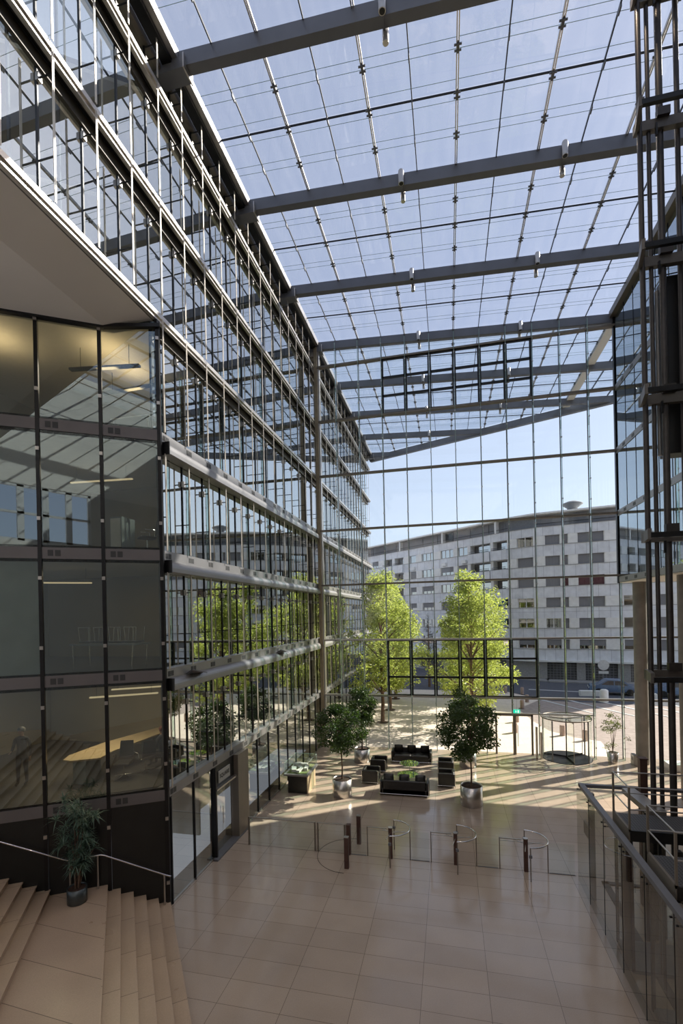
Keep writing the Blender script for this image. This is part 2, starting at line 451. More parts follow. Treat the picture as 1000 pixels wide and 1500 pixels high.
# ------------------------------------------------------------------ stairs at the lower left
e1 = Vector((.617, -.787, 0)).normalized(); e2 = Vector((.54, -.842, 0)).normalized()
LEN = 13
def line_at(p, e, t): q = Vector(p) + e * t; return (q.x, q.y)
st = thing('stone_stair', 'broad beige stone stair descending beside the dark facade to the atrium floor', 'stairs', (-8.2, 9.5, 0))
for i in range(6):
    s0 = .0 + i * .318
    a = DF(s0, .0, 0); c = DF(2.0, .0, 0)
    z0, z1 = .1617 * i, .1617 * (i + 1)
    m = MB()
    n0 = DF(s0 + .318, 0, 0) if i < 5 else DF(1.65 + 1.3, 0, 0)
    pa = (a.x, a.y); pb = line_at(a, e1, LEN); pc = line_at(n0, e1 if i < 5 else e2, LEN); pd = (n0.x, n0.y)
    if i < 5:
        pc = line_at(DF(s0 + .36, 0, 0), e1, LEN); pd = tuple(DF(s0 + .36, 0, 0))[:2]
        m.prism([pa, pb, pc, pd], 0, z1, M_STEP)
        m.build('step', st)
    else:
        m.prism([pa, pb, pc, pd], 0, z1, M_LAND)
        m.build('landing', st)
    nb = MB()
    off = Vector((.80, .60, 0)) * .004
    nb.bar(Vector((a.x, a.y, z1 - .018)) + off * 3 - e1 * .0, Vector((*pb, z1 - .018)) + off * 3, .03, .035, M_STEP)
    nb.build('nosing', st)
for i in range(11):
    s0 = 2.95 + i * .305
    a = DF(s0, 0, 0); n0 = DF(s0 + .36, 0, 0) if i < 10 else DF(s0 + 2.5, 0, 0)
    z1 = .97 + .1617 * (i + 1)
    m = MB().prism([(a.x, a.y), line_at(a, e2, LEN), line_at(n0, e2, LEN), (n0.x, n0.y)], 0, z1, M_STEP)
    m.build('step', st)
    nb = MB(); off = Vector((.84, .54, 0)) * .012
    q = line_at(a, e2, LEN)
    nb.bar(Vector((a.x, a.y, z1 - .018)) + off, Vector((*q, z1 - .018)) + off, .03, .035, M_STEP)
    nb.build('nosing', st)

# handrails
hr = thing('handrail', 'steel handrail running down beside the stone stair along the dark facade', 'handrail', tuple(DF(1.5, .12, 0)))
pts = [DF(-.05, .13, .93), DF(.06, .13, .98), DF(1.62, .13, 1.84), DF(1.72, .13, 1.87), DF(2.48, .13, 1.87), DF(2.56, .13, 1.90), DF(4.6, .13, 2.95), DF(6.2, .13, 3.75)]
m = MB().tube(pts, .022, M_CHROME, 8); m.build('rail', hr)
for s_, zb, zt in ((.12, 0.0, 1.0), (1.78, .97, 1.87), (2.44, .97, 1.87), (4.4, 1.8, 2.86)):
    MB().tube([DF(s_, .13, zb), DF(s_, .13, zt)], .024, M_ALU, 8).build('post', hr)

# ------------------------------------------------------------------ left building: slabs, walls, office interior
slab_poly = [(-8.3, 12.0), (-8.3, 49.4), (-16, 49.4), (-16, 7.2), (-15.75, 6.95)]
for k in range(1, 8):
    m = MB(); m.prism(slab_poly, ZL[k] - .28, ZL[k] - .16, M_CEIL); m.prism(slab_poly, ZL[k] - .155, ZL[k] - .01, M_OFLOOR)
    tag(m.build('ceiling_%d' % k), 'office floor slab of the left building above its %s storey' % ORD[k], 'ceiling slab', None, 'structure')
m = MB().box(-16.2, 6.5, 0, -16, 49.5, 25, M_OWALL)
struct('wall_left', m, 'back wall of the offices in the left building', 'wall')
# office partitions seen through the dark facade
def ofpt(x, y): return (x, y)
for k in range(0, 7):
    m = MB()
    m.box(-15.9, 15.9, ZL[k], -9.3, 16.0, ZL[k + 1] - .3, M_OWALL)
    tag(m.build('wall_office_%d' % k), 'partition wall inside the left building on its %s level' % ORD[k + 1], 'wall', None, 'structure')
for k in range(0, 7):
    m = MB().box(-10.6, 16.1, ZL[k], -10.5, 49.3, ZL[k + 1] - .3, M_OWALL)
    tag(m.build('wall_corridor_%d' % k), 'corridor wall behind the long left facade on its %s level' % ORD[k + 1], 'wall', None, 'structure')

# dark facade -----------------------------------------------------------
dz_top = [3.05, 6.42, 9.82, 13.22, 16.35]
for k in range(1, 5):
    m = MB()
    z0, z1 = ZL[k] - .30, ZL[k]
    m.extr([DF(-.02, .03, z0), DF(7.6, .03, z0), DF(7.6, .03, z1), DF(-.02, .03, z1)], -ND * .12, M_DBAND)
    o = struct(trim_name(), m, 'brown grey fascia of the dark facade at its %s floor line' % ORD[k], 'fascia')
    for j in range(5):
        s0 = 1.5 * j - .02
        if j == 0: continue
        v = MB()
        for q in (0, 1):
            a = s0 - .16 - .17 * q
            v.extr([DF(a, .031, z0 + .07), DF(a - .13, .031, z0 + .07), DF(a - .13, .031, z1 - .07), DF(a, .031, z1 - .07)], ND * .006, M_VENT)
        v.build('vent_grille', o)
for j in range(6):
    s0 = 1.5 * j + (.02 if j == 0 else 0)
    m = MB()
    a = DF(s0 - .045, .05, 0); b_ = DF(s0 + .045, .05, 0); 
    m.extr([(a.x, a.y, 0), (b_.x, b_.y, 0), tuple(b_ - ND * .13), tuple(a - ND * .13)], (0, 0, 16.5), M_BLACK)
    o = struct(trim_name(), m, 'black steel mullion of the dark facade, %s from the corner' % ORD[j + 1], 'mullion')
    for k in range(0, 5):
        for fr in (.22, .76):
            zz = ZL[k] + (ZL[k + 1] - ZL[k]) * fr
            c = DF(s0, .065, zz)
            MB().bar(c - TD * .04, c + TD * .04, .05, .09, M_ALU).build('clamp', o)
for k in range(0, 5):
    for j in range(5):
        s0, s1 = 1.5 * j + .05, 1.5 * (j + 1) - .05
        z0 = ZL[k] + .0; z1 = (ZL[k + 1] - .30) if k < 4 else 16.62
        m = MB()
        if k == 0:
            m.extr([DF(s0, 0, z0), DF(s1, 0, z0), DF(s1, 0, z1), DF(s0, 0, z1)], -ND * .05, M_DARK)
            struct('wall_panel_%d' % (j + 1), m, 'dark panel at the foot of the dark facade, %s from the corner' % ORD[j + 1], 'wall')
        else:
            m.add([DF(s0, 0, z0), DF(s1, 0, z0), DF(s1, 0, z1), DF(s0, 0, z1)], [(0, 1, 2, 3)], G_DARK)
            o = struct(window_name(), m, 'dark glass pane, %s floor of the dark facade, %s from the corner' % (ORD[k], ORD[j + 1]), 'window')
            f = MB()
            f.bar(DF(s0, -.03, z1 - .04), DF(s1, -.03, z1 - .04), .06, .08, M_BLACK)
            f.bar(DF(s0, -.03, z0 + .03), DF(s1, -.03, z0 + .03), .06, .06, M_BLACK)
            f.build('window_frame', o)

# soffit of the overhanging top floors
m = MB()
near = 2.0
m.add([(-9.0, 11.35, 16.22), (-9.0, -12, 16.22), (-22, -12, 16.22), (-22, 3.1, 16.22)], [(0, 1, 2, 3)], M_SOFFIT)
m.add([(-9.0, 11.35, 16.22), (-9.0, -12, 16.22), (-8.0, -12, 16.66), (-8.0, 12.0, 16.66)], [(0, 3, 2, 1)], M_SOFFIT)
m.add([(-9.0, 11.35, 16.23), (-22, 3.1, 16.23), (-22, 4.0, 16.66), (-8.0, 12.0, 16.67)], [(0, 1, 2, 3)], M_SOFFIT)
struct('ceiling', m, 'beige plaster soffit under the overhanging top floors at upper left', 'ceiling')
struct(trim_name(), MB().bar(DF(-.05, .05, 16.50), DF(1.42, .05, 16.22), .14, .10, M_BLACK).bar(DF(1.38, .05, 16.22), DF(10, .05, 16.22), .14, .12, M_BLACK),
       'black head rail where the dark facade meets the soffit', 'head rail')

bl_ = thing('roller_blind', 'pale teal roller blind drawn down on the second office floor at the far left', 'blind', tuple(DF(3.8, -.12, 6.8)))
MB().extr([DF(3.06, -.12, 6.8), DF(4.45, -.12, 6.8), DF(4.45, -.12, 9.8), DF(3.06, -.12, 9.8)], -ND * .01, pbr('blind_fabric', (.22, .27, .27, 1), .8, noise=.15, scale=1.5)).build('fabric', bl_)
MB().tube([DF(3.06, -.13, 9.82), DF(4.45, -.13, 9.82)], .04, M_ALU, 8).build('roller', bl_)
# office contents ---------------------------------------------------------
def pendant(a, b_, zc, label, warm=M_WARM2, w=.16):
    t = thing('pendant_light', label, 'lamp', (a[0], a[1], a[2]))
    a = Vector(a); b_ = Vector(b_)
    MB().bar(a, b_, w, .06, M_BLACK).build('housing', t)
    MB().bar(a + Vector((0, 0, .036)), b_ + Vector((0, 0, .036)), w * .7, .008, warm).build('lamp_strip', t)
    for f in (.15, .85):
        p = a.lerp(b_, f)
        MB().tube([p, (p.x, p.y, zc)], .008, M_BLACK, 5).build('suspension_rod', t)
    return t
pendant((-11.3, 12.3, 16.0), (-9.1, 12.65, 16.0), 16.68, 'long dark pendant light nearest the glass on the top lit office floor')
pendant((-11.45, 13.9, 16.0), (-8.9, 13.8, 16.0), 16.68, 'long dark pendant light deeper in the top lit office floor')
def strip(a, b_, zc, label):
    t = thing('strip_light', label, 'lamp', a)
    a = Vector(a); b_ = Vector(b_)
    MB().bar(a, b_, .07, .04, M_WARM2).build('lamp_tube', t)
    for f in (.1, .9):
        p = a.lerp(b_, f); MB().tube([p + Vector((0, 0, .02)), (p.x, p.y, zc)], .006, M_BLACK, 5).build('suspension_rod', t)
strip((-9.75, 11.05, 6.05), (-8.25, 12.0, 6.05), 6.48, 'slim lit strip lamp nearer the glass above the pale desk')
strip((-9.9, 12.1, 6.1), (-8.35, 13.1, 6.1), 6.48, 'slim lit strip lamp farther back above the pale desk')
strip((-12.2, 13.2, 12.8), (-10.0, 13.4, 12.8), 13.28, 'dim strip lamp under the ceiling of the third office floor')
strip((-12.6, 12.0, 9.4), (-11.2, 12.9, 9.4), 9.88, 'dim strip lamp under the ceiling of the second office floor')

# long tapering desk on the first office floor
dk = thing('reception_desk', 'long tapering pale wood desk on the first office floor', 'desk', (-10.6, 12.5, 3.35))
top = [(-11.15, 11.55), (-10.85, 11.5), (-10.18, 11.9), (-10.3, 12.6), (-10.1, 15.2), (-10.75, 15.6), (-11.3, 13.5), (-11.35, 12.0)]
MB().prism(top, 4.05, 4.1, M_WOOD).build('desk_top', dk)
MB().box(-10.95, 11.7, 3.35, -10.5, 12.3, 4.05, M_GREY).build('pedestal', dk)
MB().box(-10.75, 14.6, 3.35, -10.3, 15.3, 4.05, M_GREY).build('pedestal', dk)

def office_chair(loc, rz, label):
    t = thing('office_chair', label, 'chair', (0, 0, 0))
    for i in range(5):
        a = 2 * math.pi * i / 5
        MB().tube([(0, 0, .10), (.28 * math.cos(a), .28 * math.sin(a), .06)], [.02, .012], M_CHROME, 6).build('leg', t)
    MB().tube([(0, 0, .08), (0, 0, .44)], .025, M_CHROME, 8).build('gas_lift', t)
    MB().bbox(-.23, -.22, .44, .23, .24, .50, M_LEATHER, .02).build('seat', t)
    b = MB().extr([(-.22, -.25, .55), (.22, -.25, .55), (.19, -.33, 1.05), (-.19, -.33, 1.05)], (0, -.03, 0), M_LEATHER); b.build('backrest', t)
    for s_ in (-1, 1):
        MB().tube([(s_ * .25, -.15, .48), (s_ * .28, -.15, .68), (s_ * .28, .12, .68)], .014, M_CHROME, 6).build('armrest', t)
    t.location = loc; t.rotation_euler = (0, 0, rz)
    return t
office_chair((-9.45, 13.0, 3.35), R(60), 'black office chair beside the person at the pale desk')
office_chair((-9.8, 12.45, 3.35), R(200), 'black office chair nearest the glass on the first office floor')
office_chair((-8.75, 12.35, 10.16), R(140), 'black swivel chair in the corner of the third office floor')
t = thing('cabinet', 'pale low cabinet behind the corner glass on the third office floor', 'cabinet', (-9.6, 12.4, 10.15))
MB().box(-9.75, 12.0, 10.15, -9.35, 12.6, 11.25, M_GREY).build('body', t)
MB().box(-9.72, 11.985, 10.2, -9.38, 12.0, 11.2, M_WHITE).build('door', t)
t = thing('drawing_table', 'white worktop on the fourth office floor by the corner', 'table', (-9.2, 12.6, 13.55))
MB().box(-9.9, 12.3, 14.27, -8.6, 13.1, 14.31, M_WHITE).build('tabletop', t)
for x in (-9.85, -8.68):
    for y in (12.35, 13.02): MB().box(x, y, 13.55, x + .05, y + .05, 14.27, M_CHROME).build('leg', t)
tb = thing('conference_table', 'dark table carrying upturned chairs on the second office floor', 'table', (-9.7, 12.1, 6.75))
MB().box(-10.9, 11.6, 7.46, -8.7, 12.4, 7.5, M_GREY).build('tabletop', tb)
for x in (-10.8, -8.85):
    for y in (11.65, 12.3): MB().tube([(x, y, 6.75), (x + (.06 if x > -9.5 else -.02), y, 7.46)], .018, M_CHROME, 6).build('leg', tb)
def upturned(x, y, i):
    t = thing('upturned_chair', 'chair resting upside down on the dark table, %s from the left' % ORD[i], 'chair', (x, y, 7.5), 'upturned chairs on the table')
    MB().bbox(x - .2, y - .2, 7.52, x + .2, y + .2, 7.57, M_LEATHER, .015).build('seat', t)
    for sx in (-1, 1):
        for sy in (-1, 1): MB().tube([(x + sx * .17, y + sy * .17, 7.57), (x + sx * .2, y + sy * .2, 7.98)], .012, M_CHROME, 6).build('leg', t)
    MB().tube([(x - .2, y - .2, 7.98), (x + .2, y - .2, 7.98)], .012, M_CHROME, 6).build('foot_bar', t)
for i in range(4): upturned(-10.55 + .52 * i, 12.0, i + 1)

# people -----------------------------------------------------------------
def person(loc, rz, label, top_m, bot_m, hair_m, seated=False, h=1.68):
    t = thing('person', label, 'person', (0, 0, 0))
    k = h / 1.75
    V, E_, Rr = [], [], []
    def v(x, y, z, r, par=None):
        V.append((x * k, y * k, z * k)); Rr.append(r * k)
        if par is not None: E_.append((par, len(V) - 1))
        return len(V) - 1
    if seated: hipz = .52
    else: hipz = .92
    p = v(0, 0, hipz, .155)
    w = v(0, .01, hipz + .18, .125, p); c = v(0, .0, hipz + .38, .15, w); sh = v(0, 0, hipz + .52, .10, c)
    nk = v(0, .01, hipz + .60, .052, sh); hd = v(0, .03, hipz + .68, .075, nk); hd2 = v(0, .03, hipz + .77, .092, hd); v(0, .02, hipz + .83, .07, hd2)
    for s_ in (-1, 1):
        a = v(s_ * .18, 0, hipz + .50, .06, sh)
        if seated or s_ > 0:
            e = v(s_ * .24, .04, hipz + .22, .043, a); hnd = v(s_ * .16, .28, hipz + .16, .03, e)
            pl = v(s_ * .14, .34, hipz + .16, .028, hnd)
        else:
            e = v(s_ * .25, -.02, hipz + .22, .043, a); hnd = v(s_ * .25, .04, hipz - .03, .03, e)
            pl = v(s_ * .25, .055, hipz - .09, .028, hnd)
        d = Vector(V[pl]) - Vector(V[hnd]); d.normalize()
        for q in range(4):
            o_ = (q - 1.5) * .02
            f1 = v(V[pl][0] / k + o_, V[pl][1] / k + d.y * .05, V[pl][2] / k + d.z * .05 - .01, .009, pl)
            v(V[f1][0] / k, V[f1][1] / k + d.y * .03, V[f1][2] / k + d.z * .03 - .012, .008, f1)
        v(V[hnd][0] / k - s_ * .045, V[hnd][1] / k + d.y * .04, V[hnd][2] / k + d.z * .04, .01, hnd)
        if seated:
            kn = v(s_ * .12, .42, .50, .068, p) if False else None
        hp = v(s_ * .09, 0, hipz - .06, .10, p)
        if seated:
            kn = v(s_ * .12, .42, .50, .065, hp); an = v(s_ * .12, .40, .10, .042, kn); v(s_ * .12, .56, .045, .038, an)
        else:
            kn = v(s_ * .10, .01 + .03 * s_, .49, .065, hp); an = v(s_ * .10, .0 + .05 * s_, .09, .042, kn); v(s_ * .11, .15 + .05 * s_, .035, .038, an)
    me = bpy.data.meshes.new('body'); me.from_pydata(V, E_, [])
    o = bpy.data.objects.new('body', me); COL.objects.link(o); o.parent = t
    me.materials.append(bot_m)
    sk = o.modifiers.new('skin', 'SKIN'); 
    for i, sv in enumerate(me.skin_vertices[0].data):
        sv.radius = (Rr[i], Rr[i]); sv.use_root = (i == 0)
    sb = o.modifiers.new('sub', 'SUBSURF'); sb.levels = 2; sb.render_levels = 2
    # material by height: bake the modifiers into a mesh of the same object
    dg = bpy.context.evaluated_depsgraph_get(); dg.update()
    ev = o.evaluated_get(dg); m2 = bpy.data.meshes.new_from_object(ev)
    o.modifiers.clear(); o.data = m2
    m2.materials.clear()
    for q in (bot_m, top_m, M_SKIN): m2.materials.append(q)
    for pl in m2.polygons:
        z = pl.center.z / k; ax = abs(pl.center.x / k); pl.use_smooth = True
        mi_ = 0
        if z > hipz + .05: mi_ = 1
        if z > hipz + .60: mi_ = 2
        if ax > .13 and pl.center.y / k > .27 and z > hipz + .08 and z < hipz + .3: mi_ = 2
        if ax > .2 and z < hipz - .02: mi_ = 2
        pl.material_index = mi_
    z = (hipz + .77) * k
    hb = MB(); hb.lathe((0, .0, z - .06 * k), [(.085 * k, 0), (.108 * k, .05 * k), (.108 * k, .10 * k), (.08 * k, .145 * k), (.03 * k, .165 * k)], hair_m, 14)
    hb.build('hair', t)
    fc = MB()
    for s_ in (-1, 1): MB().lathe((s_ * .032 * k, .115 * k, z - .005), [(.004, -.006), (.010, 0), (.004, .006)], M_WHITE, 8).build('eye', t)
    MB().add([(-.012 * k, .118 * k, z - .04 * k), (.012 * k, .118 * k, z - .04 * k), (0, .145 * k, z - .035 * k), (0, .115 * k, z + .01)], [(0, 1, 2), (1, 3, 2), (3, 0, 2)], M_SKIN).build('nose', t)
    t.location = loc; t.rotation_euler = (0, 0, rz)
    return t
person((-12.45, 11.4, 3.35), R(200), 'standing person in black with short grey hair, left of the pale desk', M_CLOTHD, M_CLOTHD, M_HAIRG)
person((-9.2, 13.55, 3.35), R(80), 'person in navy with auburn hair sitting at the far end of the pale desk', M_CLOTHN, M_CLOTHD, M_HAIRR, seated=True)
t = thing('stool', 'plain stool under the person at the pale desk', 'stool', (-9.2, 13.55, 3.35))
MB().lathe((-9.2, 13.5, 3.35), [(.22, 0), (.22, .02), (.03, .05), (.03, .34), (.2, .36), (.2, .385)], M_BLACK, 16).build('seat', t)

# ------------------------------------------------------------------ long left facade
# fascias
for k in range(1, 8):
    z1 = ZL[k]; y1 = 49.5
    if k <= 4:
        m = MB().box(-8.25, 11.8, z1 - .27, XF, y1, z1, M_BAND)
        o = struct(trim_name(), m, 'pale metal fascia of the left facade at its %s floor line' % ORD[k], 'fascia')
        for j in range(30):
            y = FY0 + FM * j
            v = MB().box(XF, y + .02, z1 - .22, XF + .006, y + .15, z1 - .07, M_VENT).box(XF, y + .18, z1 - .22, XF + .006, y + .31, z1 - .07, M_VENT)
            v.build('vent_grille', o)
    else:
        ya = -12
        m = MB().box(-7.99, ya, z1 - .13, XF + .03, y1, z1, M_ALU)
        m.box(-8.03, ya, z1 - .22, XF - .02, y1, z1 - .13, M_ALU)
        m.box(-8.25, ya, z1 - .16, -8.03, y1, z1 - .12, M_DBRN)
        yb = 11.95 if k == 5 else ya
        m.box(-8.25, yb, z1 - .46, -8.16, y1, z1 - .16, M_DBRN)
        for q in range(2): m.box(-8.14 + .06 * q, yb, z1 - .20, -8.11 + .06 * q, y1, z1 - .16, M_BLACK)
        o = struct(trim_name(), m, 'bright metal ledge of the left facade at its %s floor line' % ORD[k], 'ledge')
# rounded blind boxes below the fascias of floors 2 to 4
for k in (2, 3, 4):
    z1 = ZL[k] - .27
    prof = [(-8.05, 0)] + [(-7.93 + .23 * math.sin(a), -.23 + .23 * math.cos(a)) for a in [R(q) for q in range(0, 91, 15)]] + [(-7.70, -.34), (-7.74, -.36), (-8.05, -.36)]
    m = MB().extr([(x, 11.98, z1 + z) for x, z in prof], (0, 37.5, 0), M_BAND)
    o = struct(trim_name(), m, 'rounded aluminium blind box under the %s floor line of the left facade' % ORD[k], 'blind box')
    MB().box(-7.995, 11.95, z1 - .37, -7.69, 11.978, z1 + .0, M_BLACK).build('end_cap', o)
# skylight flaps lying on the second ledge
for i, y in enumerate((12.9, 20.6)):
    m = MB().extr([(-7.88, y, 6.48), (-7.60, y - .1, 6.62), (-7.45, y + .5, 6.45), (-7.84, y + .9, 6.47)], (0, 0, .03), M_STEEL)
    tag(m.build('ledge_flap'), 'small grey flap sticking out over the second ledge, %s one' % ('nearer' if i == 0 else 'farther'), 'flap')

# panes with rods and inner posts: one of each storey, then copies
def pane_proto(k):
    y = 0.0
    if k == 0: z0, z1 = 0.05, ZL[1] - .28
    elif k <= 3: z0, z1 = ZL[k], ZL[k + 1] - .62
    elif k < 7: z0, z1 = ZL[k], ZL[k + 1] - .16
    else: z0, z1 = ZL[7], 24.85
    x = -7.9 if k == 0 else (-8.08 if k < 4 else -8.24)
    gm = G_FAC if k else G_FACG
    m = MB().add([(x, y + .02, z0), (x, y + FM - .0, z0), (x, y + FM - .0, z1), (x, y + .02, z1)], [(0, 1, 2, 3)], gm)
    o = m.build('window'); o['kind'] = 'structure'
    if k:
        r = MB()
        for d in (-.018, .018): r.box(-7.83, y + d - .007, z0, -7.81, y + d + .007, z1, M_ROD)
        r.build('cover_rod', o)
        f = MB()
        for d in (.0, .60): f.box(x - .06 if d else x - .03, y + d - .02, ZL[k], x - .005 if d else x + .03, y + d + .02, z1 + .1, M_BLACK)
        f.build('inner_post', o)
        l = MB()
        for zz in (z0 + .95, z1 - .55): l.box(x + .01, y - .012, zz, -7.84, y + .012, zz + .028, M_BLACK)
        l.box(x + .02, y - .05, z1 - .62, x + .10, y + .05, z1 - .45, M_ALU)
        l.build('link_arm', o)
    else:
        MB().box(-7.92, y - .025, 0, -7.86, y + .025, z1, M_BLACK).build('mullion', o)
        MB().box(-7.92, y, 0, -7.87, y + FM, .06, M_ALU).build('sill', o)
    return o
STN = {0: 'ground', 1: 'first', 2: 'second', 3: 'third', 4: 'fourth', 5: 'fifth', 6: 'sixth', 7: 'topmost'}
for k in range(8):
    js = list(range(30))
    if k >= 5: js = list(range(-14, 30))
    proto = None
    for j in js:
        if k == 0 and j in (2, 3): continue           # the doorway
        if proto is None: proto = pane_proto(k); o = proto
        else: o = copy_tree(proto)
        o.location = (0, FY0 + FM * j, 0)
        o.name = window_name()
        lab = ('%s pane after the corner' % ORD[j + 1]) if j >= 0 else ('%s pane before the corner' % ORD[-j])
        tag(o, 'glass pane of the left facade, %s storey, %s' % (STN[k], lab), 'window', None, 'structure')
# dark corner post
struct(trim_name(), MB().box(-7.99, 11.76, 0, -7.88, 11.90, 16.7, M_BLACK), 'black corner post between the dark facade and the left facade', 'post')
# door in the left facade
dr = MB().box(-8.05, 14.44, 0, -7.80, 14.52, 3.08, M_BLACK).box(-8.05, 16.0, 0, -7.72, 16.9, 3.08, M_BRSTEEL).box(-8.02, 14.5, 2.28, -7.78, 16.0, 2.34, M_ALU)
o = struct('door_1', dr, 'glass door with a dark header and sign in the left facade', 'door')
MB().add([(-7.98, 14.55, .05), (-7.98, 15.25, .05), (-7.98, 15.25, 2.28), (-7.98, 14.55, 2.28)], [(0, 1, 2, 3)], G_FACG).build('door_leaf', o)
MB().add([(-8.0, 15.27, .05), (-8.0, 15.98, .05), (-8.0, 15.98, 2.28), (-8.0, 15.27, 2.28)], [(0, 1, 2, 3)], G_FACG).build('door_leaf', o)
MB().box(-7.99, 14.5, 2.34, -7.9, 16.0, 3.08, M_DARK).build('header', o)
MB().box(-8.0, 14.3, 0, -7.7, 16.9, .06, M_STEEL).build('threshold', o)
MB().tube([(-7.93, 15.18, .9), (-7.93, 15.18, 1.5)], .015, M_CHROME).build('door_handle', o)
sg = thing('door_sign', 'grey sign with dark capital lettering above the glass door in the left facade', 'sign', (-7.86, 15.2, 2.65))
MB().box(-7.89, 14.78, 2.45, -7.86, 15.62, 2.86, M_PAPER).build('board', sg)
def text_mesh(body, size, mat, name, parent, loc, rot):
    cu = bpy.data.curves.new(name, 'FONT'); cu.body = body; cu.size = size; cu.extrude = .002; cu.align_x = 'CENTER'; cu.align_y = 'CENTER'; cu.offset = .004
    to = bpy.data.objects.new(name, cu); COL.objects.link(to)
    dg = bpy.context.evaluated_depsgraph_get(); me = bpy.data.meshes.new_from_object(to.evaluated_get(dg))
    bpy.data.objects.remove(to)
    me.materials.clear(); me.materials.append(mat)
    o = bpy.data.objects.new(name, me); COL.objects.link(o); o.parent = parent
    o.location = Vector(loc) - (parent.location if parent else Vector()); o.rotation_euler = rot
    return o
text_mesh('SQUARE', .19, M_INK, 'lettering', sg, (-7.857, 15.2, 2.66), (R(90), 0, R(90)))

# corner column where the end wall meets the facade
struct(trim_name(), MB().box(-7.86, 28.02, 0, -7.66, 28.38, 24.9, M_COLB).box(-7.66, 28.1, 0, -7.56, 28.3, 24.9, M_ALU), 'tall brown steel column between the left facade and the glass end wall', 'column')
# column outside the left facade
struct(trim_name(), MB().box(-7.78, 32.6, 6.75, -7.6, 32.85, 10.0, M_ALU), 'pale post on the left facade outside the end wall', 'post')

# ------------------------------------------------------------------ glass end wall
NX = 12
def cx(k): return XF + PW * k
for k in range(1, 17):
    x = cx(k)
    if k > 12 and False: continue
    ztop = (zr(x) - .35) if x <= XR else 9.6
    z0 = 0
    if k in (8,): z0 = 2.3
    if k in (10,): z0 = 2.4
    m = MB().box(x - .022, YC - .03, z0, x + .022, YC + .03, ztop, M_STEEL)
    m.box(x - .012, YC - .34, z0, x + .012, YC - .31, ztop, M_EDGE)
    zz = z0 + .6
    o = struct(trim_name(), m, 'slender steel and glass mullion of the end wall, %s from the left column' % ORD[k], 'mullion')
    f = MB().add([(x, YC - .31, z0), (x, YC - .03, z0), (x, YC - .03, ztop), (x, YC - .31, ztop)], [(0, 1, 2, 3)], G_FIN); f.build('glass_fin', o)
    c = MB()
    while zz < ztop - .3:
        c.box(x - .03, YC - .36, zz, x + .03, YC - .28, zz + .06, M_ALU); zz += 1.133
    c.build('fin_clamp', o)
for k in range(7):
    x1 = XR if k > 2 else 16
    m = MB().box(XF + .2, YC - .16, ZT[k] - .05, x1, YC + .12, ZT[k] + .05, M_BRSTEEL if k > 1 else M_ALU)  # lower two in brighter metal, standing in for the sunlight on them
    struct(trim_name(), m, 'long horizontal transom of the end wall, %s from the floor' % ORD[k + 1], 'transom')
zt_all = [0] + ZT + [None]
for k in range(8):
    for j in range(16 if k < 3 else 12):
        if k == 0 and j in (7, 8, 9, 10): continue    # doors
        if k == 1 and 3 <= j < 9: continue            # vent windows
        if k == 6 and 3 <= j < 9: continue
        x0, x1 = cx(j) + .02, cx(j + 1) - .02
        z0 = zt_all[k] + (.05 if k else 0)
        if k < 7: z1a = z1b = zt_all[k + 1] - .05
        else: z1a, z1b = zr(x0) - .3, zr(x1) - .3
        m = MB().add([(x0, YC + .04, z0), (x1, YC + .04, z0), (x1, YC + .04, z1b), (x0, YC + .04, z1a)], [(0, 1, 2, 3)], G_CURT)
        struct(window_name(), m, 'clear pane of the glass end wall, row %s up, column %s from the left' % (ORD[k + 1], ORD[j + 1]), 'window')
# vent windows
def vents(zb, zt_, row_word, tilt=0):
    hh = (zt_ - zb) / 3
    for r in range(3):
        for j in range(3, 9):
            x0, x1 = cx(j) + .03, cx(j + 1) - .03; za, zb_ = zb + hh * r, zb + hh * (r + 1)
            o = MB()
            y = YC + .05
            o.add([(x0, y, za), (x1, y, za), (x1, y, zb_), (x0, y, zb_)], [(0, 1, 2, 3)], G_CURT)
            o = struct(window_name(), o, 'black framed vent window, %s block, row %s up, column %s' % (row_word, ORD[r + 1], ORD[j - 2]), 'window')
            f = MB(); w = .075
            yy0, yy1 = y - .12, y + .02
            f.box(x0, yy0, za, x0 + w, yy1, zb_, M_BLACKFR).box(x1 - w, yy0, za, x1, yy1, zb_, M_BLACKFR)
            f.box(x0, yy0, za, x1, yy1, za + .055, M_BLACKFR).box(x0, yy0, zb_ - .055, x1, yy1, zb_, M_BLACKFR)
            f.build('window_frame', o)
            h = MB().box(x0 - .05, yy0 - .05, (za + zb_) / 2 - .04, x0 - .01, yy0, (za + zb_) / 2 + .04, M_ALU); h.build('hinge', o)
vents(ZT[0] + .05, ZT[1] - .05, 'lower'); vents(ZT[5] + .05, ZT[6] - .05, 'upper')
# door block in the end wall -------------------------------------------------
x0, x1 = 2.5, 4.55
d = MB().box(x0, YC - .06, 0, x0 + .1, YC + .06, 2.3, M_BRSTEEL).box(x1 - .1, YC - .06, 0, x1, YC + .06, 2.3, M_BRSTEEL).box(x0, YC - .06, 2.2, x1, YC + .06, 2.3, M_BRSTEEL)
d.box(3.47, YC - .06, 0, 3.63, YC + .06, 2.2, M_BRSTEEL)
o = struct('door_2', d, 'double glass door with brown frames left of the revolving door', 'door')
for a, b_ in ((2.6, 3.47), (3.63, 4.45)):
    MB().add([(a, YC, .03), (b_, YC, .03), (b_, YC, 2.2), (a, YC, 2.2)], [(0, 1, 2, 3)], G_CLEAR).build('door_leaf', o)
MB().tube([(3.72, YC - .1, .5), (3.72, YC - .1, 1.7)], .018, M_ALU).build('door_handle', o)
m = MB().add([(cx(7), YC + .04, 2.34), (cx(11), YC + .04, 2.34), (cx(11), YC + .04, 3.18), (cx(7), YC + .04, 3.18)], [(0, 1, 2, 3)], G_CURT)
